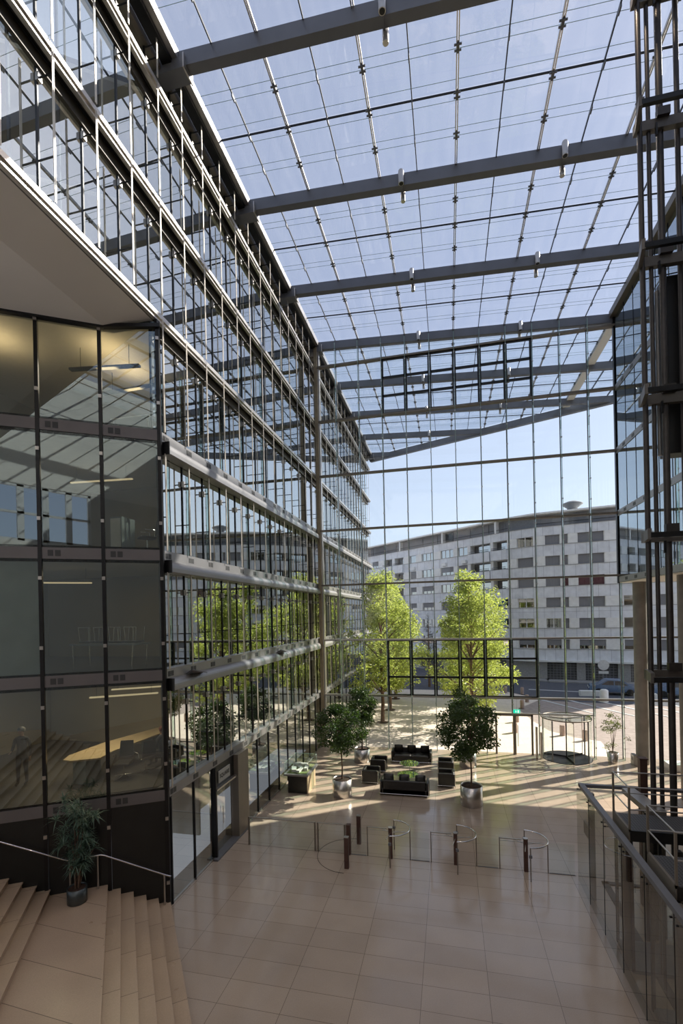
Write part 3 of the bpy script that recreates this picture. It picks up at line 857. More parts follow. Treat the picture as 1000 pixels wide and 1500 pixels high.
struct(window_name(), m, 'long overlight pane above the doors of the end wall', 'window')
m = MB().box(cx(7), YC - .06, 2.3, cx(11), YC + .08, 2.36, M_ALU)
struct(trim_name(), m, 'thin metal head rail above the end wall doors', 'rail')
for nm, a, b_ in (('left of the double door', cx(7), 2.5), ('between the double door and the revolving door', 4.55, 4.95), ('right of the revolving door', 7.5, cx(11))):
    m = MB().add([(a, YC + .04, 0), (b_, YC + .04, 0), (b_, YC + .04, 2.3), (a, YC + .04, 2.3)], [(0, 1, 2, 3)], G_CURT)
    struct(window_name(), m, 'narrow glass pane ' + nm, 'window')
for i, x in enumerate((4.62, 4.85)):
    m = MB().box(x - .05, 27.5, 0, x + .05, 27.65, 1.75 - .3 * i, M_ALU)
    tag(m.build('card_reader_post'), 'grey metal reader post by the doors, %s one' % ('left' if i == 0 else 'right'), 'post')
ex = thing('exit_sign', 'small green emergency exit sign hanging above the double door', 'sign', (3.66, 28.0, 2.5))
MB().box(3.48, 27.98, 2.4, 3.84, 28.02, 2.6, M_SIGNG).build('sign_box', ex)
pm = MB()
pm.box(3.60, 27.974, 2.43, 3.62, 27.979, 2.53, M_SIGNW).box(3.58, 27.974, 2.47, 3.66, 27.979, 2.49, M_SIGNW).box(3.60, 27.974, 2.54, 3.63, 27.979, 2.57, M_SIGNW)
pm.box(3.70, 27.974, 2.42, 3.78, 27.979, 2.57, M_SIGNW).build('pictogram', ex)
MB().box(3.655, 27.99, 2.6, 3.665, 28.01, 3.2, M_ALU).build('hanger', ex)

# revolving door
rc = (6.23, 28.0)
rv = thing('revolving_door', 'large glass revolving door in the end wall right of the double door', 'revolving door', (rc[0], rc[1], 0))
MB().lathe((rc[0], rc[1], 2.24), [(1.26, 0), (1.26, .012)], G_CLEAR, 40).build('canopy_glass', rv)
MB().tube([(rc[0] + 1.27 * math.cos(2 * math.pi * q / 40), rc[1] + 1.27 * math.sin(2 * math.pi * q / 40), 2.25) for q in range(40)], .035, M_BRSTEEL, 8, True).build('canopy_ring', rv)
MB().lathe((rc[0], rc[1], 0), [(1.30, 0.002), (1.30, .02)], M_BLACK, 40).build('floor_ring', rv)
def arc(c, r, a0, a1, n): return [(c[0] + r * math.cos(R(a0 + (a1 - a0) * i / n)), c[1] + r * math.sin(R(a0 + (a1 - a0) * i / n))) for i in range(n + 1)]
for a0, a1 in ((150, 225), (-45, 30)):
    A = arc(rc, 1.26, a0, a1, 12); g = MB()
    for i in range(12): g.add([(*A[i], .02), (*A[i + 1], .02), (*A[i + 1], 2.2), (*A[i], 2.2)], [(0, 1, 2, 3)], G_CLEAR)
    g.build('curved_glass', rv)
    for q in (A[0], A[-1]): MB().box(q[0] - .03, q[1] - .03, .02, q[0] + .03, q[1] + .03, 2.2, M_STEEL).build('drum_post', rv)
MB().tube([(rc[0], rc[1], .02), (rc[0], rc[1], 2.2)], .035, M_BLACK).build('centre_shaft', rv)
for a in (35, 155, 275):
    c_, s_ = math.cos(R(a)), math.sin(R(a)); L = 1.2
    w = MB().add([(rc[0] + .05 * c_, rc[1] + .05 * s_, .08), (rc[0] + L * c_, rc[1] + L * s_, .08), (rc[0] + L * c_, rc[1] + L * s_, 2.15), (rc[0] + .05 * c_, rc[1] + .05 * s_, 2.15)], [(0, 1, 2, 3)], G_CLEAR)
    wo = w.build('wing', rv)
    f = MB().bar((rc[0] + L * c_, rc[1] + L * s_, .05), (rc[0] + L * c_, rc[1] + L * s_, 2.18), .03, .03, M_ALU)
    f.bar((rc[0], rc[1], .07), (rc[0] + L * c_, rc[1] + L * s_, .07), .03, .08, M_BLACK).bar((rc[0], rc[1], 2.16), (rc[0] + L * c_, rc[1] + L * s_, 2.16), .03, .05, M_BLACK)
    f.build('wing_frame', wo)

# ------------------------------------------------------------------ roof
def clip_front(poly):
    out = []
    n = len(poly)
    ins = lambda p: p[1] <= yfront(p[0]) - .15
    for i in range(n):
        a, b_ = poly[i], poly[(i + 1) % n]
        if ins(a): out.append(a)
        if ins(a) != ins(b_):
            fa = a[1] - yfront(a[0]) + .15; fb = b_[1] - yfront(b_[0]) + .15; t_ = fa / (fa - fb)
            out.append((a[0] + (b_[0] - a[0]) * t_, a[1] + (b_[1] - a[1]) * t_))
    return out
for i, y in enumerate(BEAMY):
    xe = XR if y < YC + .5 else 13
    xl = -8.5 if y < 49.3 else -7.9
    # clip to the slanting edge
    if y > 38.2:
        xe = D0[0] + (y - D0[1]) * (D1[0] - D0[0]) / (D1[1] - D0[1])
    if xe < -6: continue
    m = MB().bar((xl + .6, y, zr(xl + .6) - .30), (xe, y, zr(xe) - .30), .30, .46, M_STEEL)
    bt = thing('roof_beam', 'grey steel roof beam spanning the atrium, %s counting from the far end' % ORD[len(BEAMY) - i], 'beam', (xl, y, zr(xl)))
    m.build('girder', bt)
    br_ = MB().box(-8.3, y - .24, 24.62, -7.35, y + .24, 24.95, M_STEEL); br_.build('end_bracket', bt)
    MB().box(-7.36, y - .27, 24.58, -7.32, y + .27, 25.02, M_ALU).build('end_plate', bt)
ft = thing('roof_beam', 'slanting steel beam along the outer edge of the glass roof', 'beam', (D0[0], D0[1], 25))
MB().bar((D0[0], D0[1], zr(D0[0]) - .35), (D1[0], D1[1], zr(D1[0]) - .35), .35, .55, M_STEEL).build('girder', ft)
# edge beams
m = MB().box(-7.72, -12, 24.95, -7.55, 50.2, 25.25, M_ALU).box(-8.05, -12, 24.85, -7.74, 50.2, 25.2, M_BLACK).box(-8.5, -12, 24.75, -8.1, 50.0, 24.95, M_BRSTEEL)
struct(trim_name(), m, 'bright and dark edge channel of the glass roof along the left facade', 'roof edge')
m = MB().box(8.88, -12, zr(9) - .30, 9.25, YC, zr(9) + .05, M_BRSTEEL)
struct(trim_name(), m, 'brown edge beam of the glass roof along the right building', 'roof edge')
m = MB().box(9.1, YC + .3, zr(9) - .25, 9.6, 39.8, zr(9) - .12, M_WHITE)
struct(trim_name(), m, 'pale edge strip of the right building beyond the end wall', 'roof edge')
# lengthwise bars
def bar_run(x, thick, n):
    y1 = yfront(x) - .2; z = zr(x) - .075
    m = MB()
    if thick:
        m.box(x - .045, -12, z - .05, x - .012, y1, z + .05, M_ALU); m.box(x + .012, -12, z - .05, x + .045, y1, z + .05, M_ALU)
    else: m.box(x - .016, -12, z - .03, x + .016, y1, z + .05, M_BLACK)
    return struct(trim_name(), m, '%s lengthwise roof glazing bar, %s from the left facade' % ('double metal' if thick else 'thin dark', ORD[n]), 'glazing bar')
for k in range(1, 15):
    x = cx(k)
    if x > XR + .3: 
        continue
    o = bar_run(x, k % 2 == 0, k)
    for y in BEAMY[:-1]:
        for q in (1, 2, 3):
            yy = y + 5.17 * q / 4
            if yy > yfront(x) - .4 or yy < 7: continue
            z = zr(x) - .1
            c = MB()
            if k % 2 == 0:
                c.box(x - .11, yy - .05, z - .04, x + .11, yy - .01, z + .0, M_STEEL).box(x - .10, yy + .10, z - .04, x + .10, yy + .14, z, M_STEEL)
                c.box(x - .035, yy - .08, z - .06, x + .035, yy + .17, z + .04, M_STEEL)
            else:
                c.box(x - .02, yy - .10, z - .09, x + .02, yy + .12, z + .02, M_STEEL)
            c.build('glass_fitting', o)
for i, x in enumerate((10.5, 11.9)):
    m = MB().box(x - .02, YC + .4, zr(x) - .12, x + .02, yfront(x) - .3, zr(x), M_BLACK)
    struct(trim_name(), m, 'roof glazing bar beyond the right building, %s one' % ORD[i + 1], 'glazing bar')
# cross bars in the middle of each bay
for i, y in enumerate(BEAMY[:-1]):
    yy = y + 5.17 / 2; xe = XR if yy < YC else 13
    if yy > 38.2: xe = D0[0] + (yy - D0[1]) * (D1[0] - D0[0]) / (D1[1] - D0[1])
    if xe < -6: continue
    m = MB().bar((-7.6, yy, zr(-7.6) - .06), (xe, yy, zr(xe) - .05), .035, .05, M_BLACK)
    struct(trim_name(), m, 'dark cross bar of the roof glazing in the %s bay from the far end' % ORD[len(BEAMY) - 1 - i], 'glazing bar')
# panels with lapped green edges
for i, y in enumerate(BEAMY[:-1]):
    for h in (0, 1):
        ya, yb = y + h * 2.585, y + (h + 1) * 2.585
        nx = 12 if ya < YC - .5 else 15
        for j in range(nx):
            xa, xb = cx(j) + (.3 if j == 0 else .01), cx(j + 1) - .01
            if ya > 40.0:
                pass
            poly = clip_front([(xa, ya + .01), (xb, ya + .01), (xb, yb - .01), (xa, yb - .01)])
            if len(poly) < 3: continue
            m = MB()
            m.add([(p[0], p[1], zr(p[0])) for p in poly], [tuple(range(len(poly)))], G_ROOF)
            ym = (ya + yb) / 2
            for q in (ym - .13, ym + .16, yb - .32 if h == 0 else ya + .30):
                if q < yfront(xb) - .3:
                    m.bar((xa, q, zr(xa) - .012), (xb, q, zr(xb) - .012), .008, .012, M_EDGE)
            struct(window_name(), m, 'roof glass panel, bay %s from the far end, %s half, column %s' % (ORD[len(BEAMY) - 1 - i], 'near' if h == 0 else 'far', ORD[j + 1]), 'window')
# spotlights on the beams, with added fill light; the rearmost lights have no housing
def spot_fill(x, y):
    l = bpy.data.lights.new('spot_fill', 'SPOT'); l.energy = 230; l.spot_size = R(115); l.spot_blend = .8; l.color = (1, .80, .58); l.shadow_soft_size = .07
    o = bpy.data.objects.new('spot_fill', l); COL.objects.link(o); o.location = (x, y - .27, zr(x) - .66)
for i, y in enumerate(BEAMY):
    for x, w in ((-1.4, 'left'), (4.3, 'right')):
        if y < YC - 1: spot_fill(x, y)
        if y > yfront(x) or y < 6: continue
        t = thing('spotlight', '%s cylindrical spotlight on the roof beam %s counting from the far end' % (w, ORD[len(BEAMY) - i]), 'lamp', (x, y, zr(x) - .3), 'spotlights on the roof beams')
        MB().lathe((x, y - .27, zr(x) - .58), [(.10, 0), (.105, .03), (.105, .46), (.09, .5)], M_ALU, 16).build('housing', t)
        MB().lathe((x, y - .27, zr(x) - .59), [(.075, 0), (.08, .012)], M_BLACK, 16).build('lens', t)
        MB().lathe((x + .02, y + .27, zr(x) - .80), [(.085, 0), (.09, .02), (.09, .40)], M_ALU, 14).build('rear_housing', t)
        MB().box(x - .03, y - .2, zr(x) - .5, x + .03, y + .2, zr(x) - .55, M_STEEL).build('bracket', t)

# ------------------------------------------------------------------ right building
ZRB = [9.62, 13.55, 16.95, 20.35, 24.3]
for k in range(4):
    z0, z1 = (ZRB[k] + .33 if k == 0 else ZRB[k]), (ZRB[k + 1] - .30)
    proto = None
    for j in range(20):
        ya = 28.0 - 1.25 * (j + 1)
        if proto is None:
            m = MB().add([(XR, 0.01, z0), (XR, 1.24, z0), (XR, 1.24, z1), (XR, .01, z1)], [(3, 2, 1, 0)], G_RIGHT)
            o = m.build('window'); MB().box(XR - .015, -.012, z0, XR + .05, .012, z1, M_BLACK).build('joint', o)
            proto = o
        else: o = copy_tree(proto)
        o.location = (0, ya, 0); o.name = window_name()
        tag(o, 'blue reflecting pane of the right building, %s row up, %s from the end wall' % (ORD[k + 1], ORD[j + 1]), 'window', None, 'structure')
for k in range(4):
    z = ZRB[k] + (.33 if k == 0 else 0)
    m = MB().box(XR - .03, -12, z - .31, XR + .12, YC, z, M_BAND)
    o = struct(trim_name(), m, 'grey fascia of the right building, %s up' % ORD[k + 1], 'fascia')
    for j in range(12):
        ya = 28.0 - 1.25 * (j + 1)
        MB().box(XR - .035, ya + .1, z - .24, XR - .03, ya + .24, z - .08, M_VENT).box(XR - .035, ya + .28, z - .24, XR - .03, ya + .42, z - .08, M_VENT).build('vent_grille', o)
for k in range(1, 4):
    m = MB().box(XR + .13, -12, ZRB[k] - .3, 20, YC, ZRB[k] - .02, M_CEIL); tag(m.build('ceiling_right_%d' % k), 'floor slab inside the right building, %s up' % ORD[k], 'ceiling slab', None, 'structure')
m = MB().box(XR + .0, -12, 9.60, 20, YC, 9.63, M_SOFFIT); struct('ceiling_soffit', m, 'beige soffit under the right building above the round columns', 'ceiling')
struct('ceiling_roof_right', MB().box(XR + .3, -12, 24.4, 20, YC, 24.7, M_STEEL), 'flat roof slab of the right building', 'roof')
struct('wall_right', MB().box(20, -12, 0, 20.3, YC + .2, 24.7, M_OWALL).box(13, -12, 9.7, 13.2, YC - .3, 24.4, M_OWALL), 'inner wall of the right building', 'wall')
struct(trim_name(), MB().box(XR - .06, YC - .1, 9.6, XR + .06, YC + .1, 24.4, M_BLACK), 'black corner post between the end wall and the right building', 'post')
struct('wall_end', MB().box(XR + .1, YC - .02, 9.7, 20, YC + .12, 24.4, M_BAND), 'outer end wall of the right building', 'wall')
struct('wall_back', MB().box(-22, -12.3, 0, 20, -12, 13.6, M_SOFFIT).box(-22, -12.3, 17.4, 20, -12, 26, M_SOFFIT).box(.5, -12.3, 13.6, 20, -12, 17.4, pbr('grey_back_wall', (.62, .59, .55, 1), .7, noise=.1, scale=.5)), 'rear wall of the atrium', 'wall')
for k_ in range(16):
    xx = -22 + 1.5 * k_
    m = MB().box(xx - .2, -12.2, 13.6, xx + .2, -12.02, 17.4, M_WHITE)
    struct(trim_name(), m, 'white mullion of the window wall behind the camera, %s from the left' % ORD[k_ + 1], 'mullion')
for k_ in range(3):
    struct(trim_name(), MB().box(-22, -12.2, 13.6 + 1.8 * k_, .5, -12.02, 13.75 + 1.8 * k_, M_WHITE), 'white transom of the window wall behind the camera, %s up' % ORD[k_ + 1], 'transom')
tag(MB().box(-80, -90, -.3, 60, -12.3, 0, M_PLAZA).build('floor_forecourt'), 'pale paving outside the window wall behind the camera', 'pavement', None, 'structure')
struct('wall_stair_side', MB().box(-22.3, -12, 16.3, -22, 7, 26, MAT['grey_back_wall']).box(-22.3, 6.4, 0, -22, 7, 16.3, MAT['grey_back_wall']), 'side wall of the atrium above the added glazing behind the stone stair', 'wall')
for k_ in range(7):  # unseen side glazing, added only to let daylight onto stair and soffit
    yy = -12 + 2.6 * k_
    struct(trim_name(), MB().box(-22.25, yy, 0, -22.1, yy + .12, 16.3, M_WHITE), 'white mullion of the added side glazing behind the stone stair, %s from the rear' % ORD[k_ + 1], 'mullion')
    struct(window_name(), MB().add([(-22.15, yy + .12, 0), (-22.15, yy + 2.6, 0), (-22.15, yy + 2.6, 16.3), (-22.15, yy + .12, 16.3)], [(0, 1, 2, 3)], G_CLEAR), 'tall pane of the added side glazing behind the stone stair, %s from the rear' % ORD[k_ + 1], 'window')
tag(MB().box(-90, -12.3, -.3, -22.3, 30, 0, M_PLAZA).build('floor_terrace'), 'pale paving outside the added side glazing behind the stone stair', 'pavement', None, 'structure')
for i, y in enumerate((27.55, 22.6, 17.5)):
    c = thing('round_column', 'round concrete column under the right building, %s from the end wall' % ORD[i + 1], 'column', (9.85, y, 0), None)
    MB().lathe((9.85, y, 0), [(.31, 0), (.31, 9.6)], M_CONC, 32).build('shaft', c)
t = thing('floor_box', 'small pale box at the foot of the round column by the end wall', 'box', (9.35, 27.3, 0))
MB().bbox(9.25, 27.05, 0, 9.45, 27.5, .55, M_BAND, .02).build('body', t)
MB().box(9.245, 27.15, .25, 9.25, 27.4, .45, M_BLACK).build('screen', t)
t = thing('bench_block', 'low pale block by the end wall right of the first round column', 'bench', (11, 26.9, 0))
MB().bbox(10.6, 26.4, 0, 12.4, 27.2, .35, M_WHITE, .03).build('body', t)

# ------------------------------------------------------------------ lift structure on the right
lf = thing('lift_mast', 'dark steel lift mast rising through the atrium at the right', 'lift structure', (5.3, 13.1, 0))
for x, y, w in ((4.87, 13.0, .062), (5.08, 13.05, .05), (5.35, 13.1, .078), (5.78, 13.2, .06)):
    MB().tube([(x, y, 0), (x, y, 27)], w, M_MAST, 14).build('guide_post', lf)
for z in (6.56, 9.96, 13.36, 16.76, 20.12, 23.3):
    m = MB().box(4.75, 12.95, z - .12, 9.0, 13.10, z + .12, M_FRAME)
    m.extr([(4.75, 12.95, z - .12), (4.6, 12.3, z - .12), (4.68, 12.28, z - .12), (4.85, 12.95, z - .12)], (0, 0, .24), M_FRAME)
    m.box(4.66, 12.28, z - .10, 6.9, 12.38, z + .02, M_BLACK)
    m.build('cross_frame', lf)
    MB().box(5.22, 12.86, z + .1, 5.50, 13.0, z + .3, M_MAST).build('roller_guide', lf)
    MB().box(5.15, 12.8, z - .42, 5.19, 12.86, z - .12, M_BLACK).build('limit_switch', lf)
for i, x in enumerate((6.05, 6.1, 6.2, 6.28)):
    MB().tube([(x, 13.2, 2), (x, 13.2, 27)], .012, M_BLACK, 5).build('cable', lf)
# high cabin
hc = thing('lift_cabin', 'black lift cabin hanging high on the mast', 'lift cabin', (6.6, 13.8, 12.5))
MB().bbox(5.47, 13.35, 12.1, 7.6, 13.8, 16.6, M_BLACKFR, .03).build('body', hc)
MB().box(5.46, 13.3, 13.6, 7.6, 13.345, 13.68, M_BLACK).build('sill_rail', hc)
for x in (5.17, 5.29): MB().tube([(x, 13.3, 12.05), (x, 13.3, 16.2)], .05, M_BAND, 10).build('hydraulic_tube', hc)
# lower cabins with railed tops
def lower_cabin(x0, y0, x1, y1, zt_, label):
    t = thing('lift_cabin', label, 'lift cabin', (x0, y0, 0))
    MB().box(x0, y0, zt_ - .16, x1, y1, zt_, M_GRATE).build('roof_walkway', t)
    k = MB().box(x0 - .02, y0 - .02, zt_ - .2, x0 + .03, y1 + .02, zt_ + .06, M_BRSTEEL).box(x0, y0 - .03, zt_ - .2, x1, y0 + .02, zt_ + .04, M_BLACK)
    k.box(x0 - .08, y0, zt_ - .30, x0 - .02, y1, zt_ - .22, M_ALU); k.build('kick_plate', t)
    for (x, y) in ((x0, y0), (x0, y1), (x1, y0)): MB().box(x - .02, y - .02, zt_, x + .02, y + .02, zt_ + 1.0, M_BRSTEEL).build('railing_post', t)
    for z in (zt_ + 1.0, zt_ + .5):
        r = MB().tube([(x1, y0, z), (x0, y0, z)], .016, M_ALU, 6).tube([(x0, y0, z), (x0, y1, z)], .016, M_ALU, 6).tube([(x0, y1, z), (x1, y1, z)], .016, M_ALU, 6)
        r.build('railing', t)
    for (x, y) in ((x0 + .03, y0 + .03), (x0 + .03, y1 - .03), (x0 + .6, y0 + .03)):
        MB().box(x - .03, y - .03, .05, x + .03, y + .03, zt_ - .2, M_BLACK).build('corner_post', t)
    MB().add([(x0, y0, .1), (x0, y1, .1), (x0, y1, zt_ - .2), (x0, y0, zt_ - .2)], [(0, 1, 2, 3)], G_CLEAR).build('side_glass', t)
    MB().add([(x0, y0, .1), (x1, y0, .1), (x1, y0, zt_ - .2), (x0, y0, zt_ - .2)], [(0, 1, 2, 3)], G_CLEAR).build('front_glass', t)
    MB().box(x0 + .02, y0, .02, x1, y1, .1, M_STEEL).build('cabin_floor', t)
    MB().box(x1 - .06, y0 + .05, .1, x1, y1 - .05, zt_ - .2, M_BAND).build('rear_panel', t)
    return t
lower_cabin(3.86, 11.62, 5.7, 12.66, 3.2, 'glass lift cabin farther along the screen with railed walkway on top')
lower_cabin(3.86, 9.42, 6.0, 10.62, 3.2, 'glass lift cabin nearest the lower right corner with railed walkway on top')
t = thing('door_operator', 'silver sloping machine housing behind the farther lift cabin', 'machine', (4.7, 13.3, 3.2))
MB().extr([(4.45, 13.9, 3.25), (4.75, 13.95, 3.25), (5.05, 12.75, 3.15), (4.65, 12.75, 3.15)], (0, 0, .14), M_ALU).build('cover', t)
MB().box(4.6, 12.85, 0, 4.8, 13.0, 3.15, M_BLACK).build('support', t)
t = thing('steel_post', 'thick rust brown steel post behind the farther lift cabin', 'post', (5.14, 14.4, 0))
MB().box(5.05, 14.32, 0, 5.23, 14.5, 4.05, M_RUST).build('shaft', t)
MB().box(5.03, 14.3, 4.05, 5.25, 14.52, 4.08, M_RUST).build('cap', t)
t = thing('lift_pit_machinery', 'dark lift machinery between and behind the two low cabins', 'machine', (5.2, 11.1, 0))
for x, y, w, h_ in ((4.6, 11.1, .12, 3.1), (5.0, 11.2, .2, 3.4), (5.5, 10.95, .14, 3.3), (6.2, 11.3, .5, 3.2), (4.35, 11.25, .06, 2.9)):
    MB().box(x - w / 2, y - w / 2, 0, x + w / 2, y + w / 2, h_, M_BLACK).build('support', t)
MB().box(6.4, 9.0, 2.6, 8.8, 12.9, 3.5, M_BLACK).build('machine_housing', t)
# glass screen
sc_y1 = 15.4
y = sc_y1
i = 0
while y > 4:
    ya = y - 1.26
    m = MB().add([(3.68, ya + .008, .01), (3.68, y - .008, .01), (3.68, y - .008, 3.0), (3.68, ya + .008, 3.0)], [(0, 1, 2, 3)], G_SCREEN)
    i += 1
    o = struct(window_name(), m, 'tall glass screen panel beside the lifts, %s from the turnstile end' % ORD[i], 'window')
    MB().box(3.674, ya - .006, .01, 3.69, ya + .006, 3.0, M_BLACK).build('joint', o)
    f = MB()
    for q in (ya + .12, y - .12): f.tube([(3.66, q, 2.8), (3.80, q, 2.8)], .02, M_BLACK, 8)
    f.build('point_fixing', o)
    y = ya
sr = thing('screen_rail', 'grey steel top rail of the glass screen beside the lifts', 'rail', (3.7, 14.9, 3.05))
MB().box(3.63, 2, 3.0, 3.77, 14.95, 3.1, M_STEEL).build('rail', sr)
MB().box(3.63, 14.85, 3.0, 9.0, 14.97, 3.09, M_STEEL).build('return_rail', sr)
for i, y in enumerate((14.45, 11.85, 9.25, 6.6)):
    p = thing('screen_post', 'brown steel post carrying the glass screen rail, %s from the turnstile end' % ORD[i + 1], 'post', (3.8, y, 0))
    MB().box(3.76, y - .07, 0, 3.90, y + .07, 3.0, M_BRSTEEL).build('shaft', p)
    if i == 0: MB().box(3.70, y - .3, 1.75, 3.76, y + .3, 2.1, M_BRSTEEL).build('control_box', p)

# ------------------------------------------------------------------ gates and turnstiles
def gate_panel(x0, x1, label, postl=True, r=.028):
    t = thing('glass_gate', label, 'gate', (x0, 15.6, 0))
    w = .05
    MB().box(x0 - w / 2, 15.57, 0, x0 + w / 2, 15.63, 1.0, M_BRSTEEL).build('post', t)
    MB().box(x1 - w / 2, 15.57, .02, x1 + w / 2, 15.63, 1.0, M_BRSTEEL).build('post', t)
    MB().box(x0, 15.58, .97, x1, 15.62, 1.01, M_ALU).build('top_rail', t)
    MB().add([(x0, 15.6, .03), (x1, 15.6, .03), (x1, 15.6, .97), (x0, 15.6, .97)], [(0, 1, 2, 3)], G_CLEAR).build('glass_panel', t)
gate_panel(-7.15, -4.68, 'wide glass gate panel next to the left facade')
gate_panel(-4.58, -3.62, 'narrow glass gate panel between the wide panel and the brown bollards')
for nm, x, y in (('nearest the camera', -3.37, 14.72), ('standing farther back', -3.28, 16.37)):
    t = thing('bollard', 'square brown bollard beside the glass gate, ' + nm, 'bollard', (x, y, 0))
    MB().box(x - .07, y - .06, 0, x + .07, y + .06, 1.0, M_RUST).build('shaft', t)
    MB().box(x - .075, y - .065, 1.0, x + .075, y + .065, 1.02, M_ALU).build('cap', t)
t = MB().box(-3.56, 15.52, 0, -3.42, 15.68, 1.02, M_RUST)
tag(t.build('bollard'), 'square brown bollard at the right end of the glass gate', 'bollard')
arcs = MB(); A = arc((-3.4, 15.55), 1.15, 90, 270, 24)
for i in range(24): arcs.bar((*A[i], .004), (*A[i + 1], .004), .012, .006, M_BLACK)
tag(arcs.build('floor_guide'), 'thin curved guide line in the floor around the gate', 'guide line')
def turnstile(cx_, label):
    t = thing('turnstile', label, 'turnstile', (0, 0, 0), 'turnstiles')
    MB().box(-.80, -.015, 0, -.77, .015, 1.0, M_BRSTEEL).build('frame_post', t)
    MB().box(-.80, -.015, .97, -.12, .015, 1.0, M_ALU).build('frame_rail', t)
    MB().box(-.77, -.008, .9, .55, .008, .915, M_ALU).build('cross_rail', t)
    MB().box(-.06, -.06, 0, .06, .06, 1.02, M_RUST).build('pedestal', t)
    MB().lathe((0, 0, 1.02), [(.075, 0), (.075, .02)], M_ALU, 16).build('pedestal_cap', t)
    A = arc((.05, .0), .60, 90, -90, 20)
    MB().tube([(a, b_, 1.02) for a, b_ in A], .02, M_CHROME, 8).build('curved_rail', t)
    for a, b_ in ((A[0]), (A[10]), (A[-1])):
        MB().tube([(a, b_, 0), (a, b_, 1.02)], .017, M_BRSTEEL, 8).build('rail_post', t)
    for a, b_ in (A[0], A[-1]):
        MB().box(a - .045, b_ - .03, .72, a + .045, b_ + .03, .80, M_STEEL).build('reader', t)
    for a in (20, 140, 260):
        MB().tube([(0, 0, .85), (.5 * math.cos(R(a)), .5 * math.sin(R(a)), .85)], .012, M_ALU, 6).build('arm', t)
    t.location = (cx_, 15.6, 0)
    return t
t0 = turnstile(-2.05, 'chrome and brown turnstile nearest the glass gate')
for x, l in ((.07, 'chrome and brown turnstile in the middle of the three'), (2.22, 'chrome and brown turnstile nearest the glass screen')):
    c = copy_tree(t0, (x, 15.6, 0)); c['label'] = l
for a, b_, l in ((-1.36, -.78, 'between the first and middle turnstiles'), (.76, 1.38, 'between the middle and last turnstiles'), (2.91, 3.64, 'between the last turnstile and the glass screen'), (-3.4, -2.88, 'between the gate and the first turnstile')):
    t = thing('glass_barrier', 'low clear glass barrier ' + l, 'barrier', (a, 15.6, 0))
    MB().add([(a, 15.6, .02), (b_, 15.6, .02), (b_, 15.6, .95), (a, 15.6, .95)], [(0, 1, 2, 3)], G_CLEAR).build('glass_panel', t)
    MB().box(a, 15.59, 0, b_, 15.61, .02, M_STEEL).build('floor_channel', t)
struct(trim_name(), MB().box(-7.8, 15.595, 0, 3.68, 15.605, .003, M_BLACK), 'thin dark floor joint along the gate line', 'floor joint')

# ------------------------------------------------------------------ foliage
def leaf_cloud(blobs, n, size, seed, mat, aspect=.45, droop=.3, shell=.55, jitter=.15, skin=None):
    """leaves scattered in the outer part of many small blobs (centre, radius)"""
    rnd = random.Random(seed); v = []; f = []
    tot = sum(b[1] ** 2 for b in blobs)
    for (c, r) in blobs:
        k = max(3, int(n * r * r / tot))
        for _ in range(k):
            while True:
                d = Vector((rnd.uniform(-1, 1), rnd.uniform(-1, 1), rnd.uniform(-1, 1)))
                if .05 < d.length < 1: break
            d = d.normalized() * (shell + (1 - shell) * rnd.random() ** .6) * (1 + rnd.uniform(-jitter, jitter))
            p = Vector(c) + Vector((d.x * r, d.y * r, d.z * r * .85))
            a = Vector((rnd.gauss(0, 1), rnd.gauss(0, 1), rnd.gauss(-droop, .6))).normalized()
            b_ = a.cross(Vector((rnd.gauss(0, 1), rnd.gauss(0, 1), rnd.gauss(0, 1)))).normalized()
            s_ = size * rnd.uniform(.65, 1.25); w = s_ * aspect
            i = len(v)
            nrm = a.cross(b_) * s_ * .12
            v += [p, p + a * s_ * .5 + b_ * w * .5 + nrm, p + a * s_, p + a * s_ * .5 - b_ * w * .5 + nrm]
            f.append((i, i + 1, i + 2, i + 3))
    m = MB(); m.v = [tuple(q) for q in v]; m.f = f; m.m = [0] * len(f); m.sm = [False] * len(f); m.mats = [mat]
    return m

def crown(c, rx, ry, rz, n, r0, r1, seed, top=1.0, low=-1.0):
    rnd = random.Random(seed); out = []
    while len(out) < n:
        d = Vector((rnd.uniform(-1, 1), rnd.uniform(-1, 1), rnd.uniform(low, top)))
        if d.length > 1: continue
        if d.length < .35 and rnd.random() < .6: continue
        out.append(((c[0] + d.x * rx, c[1] + d.y * ry, c[2] + d.z * rz), rnd.uniform(r0, r1)))
    return out

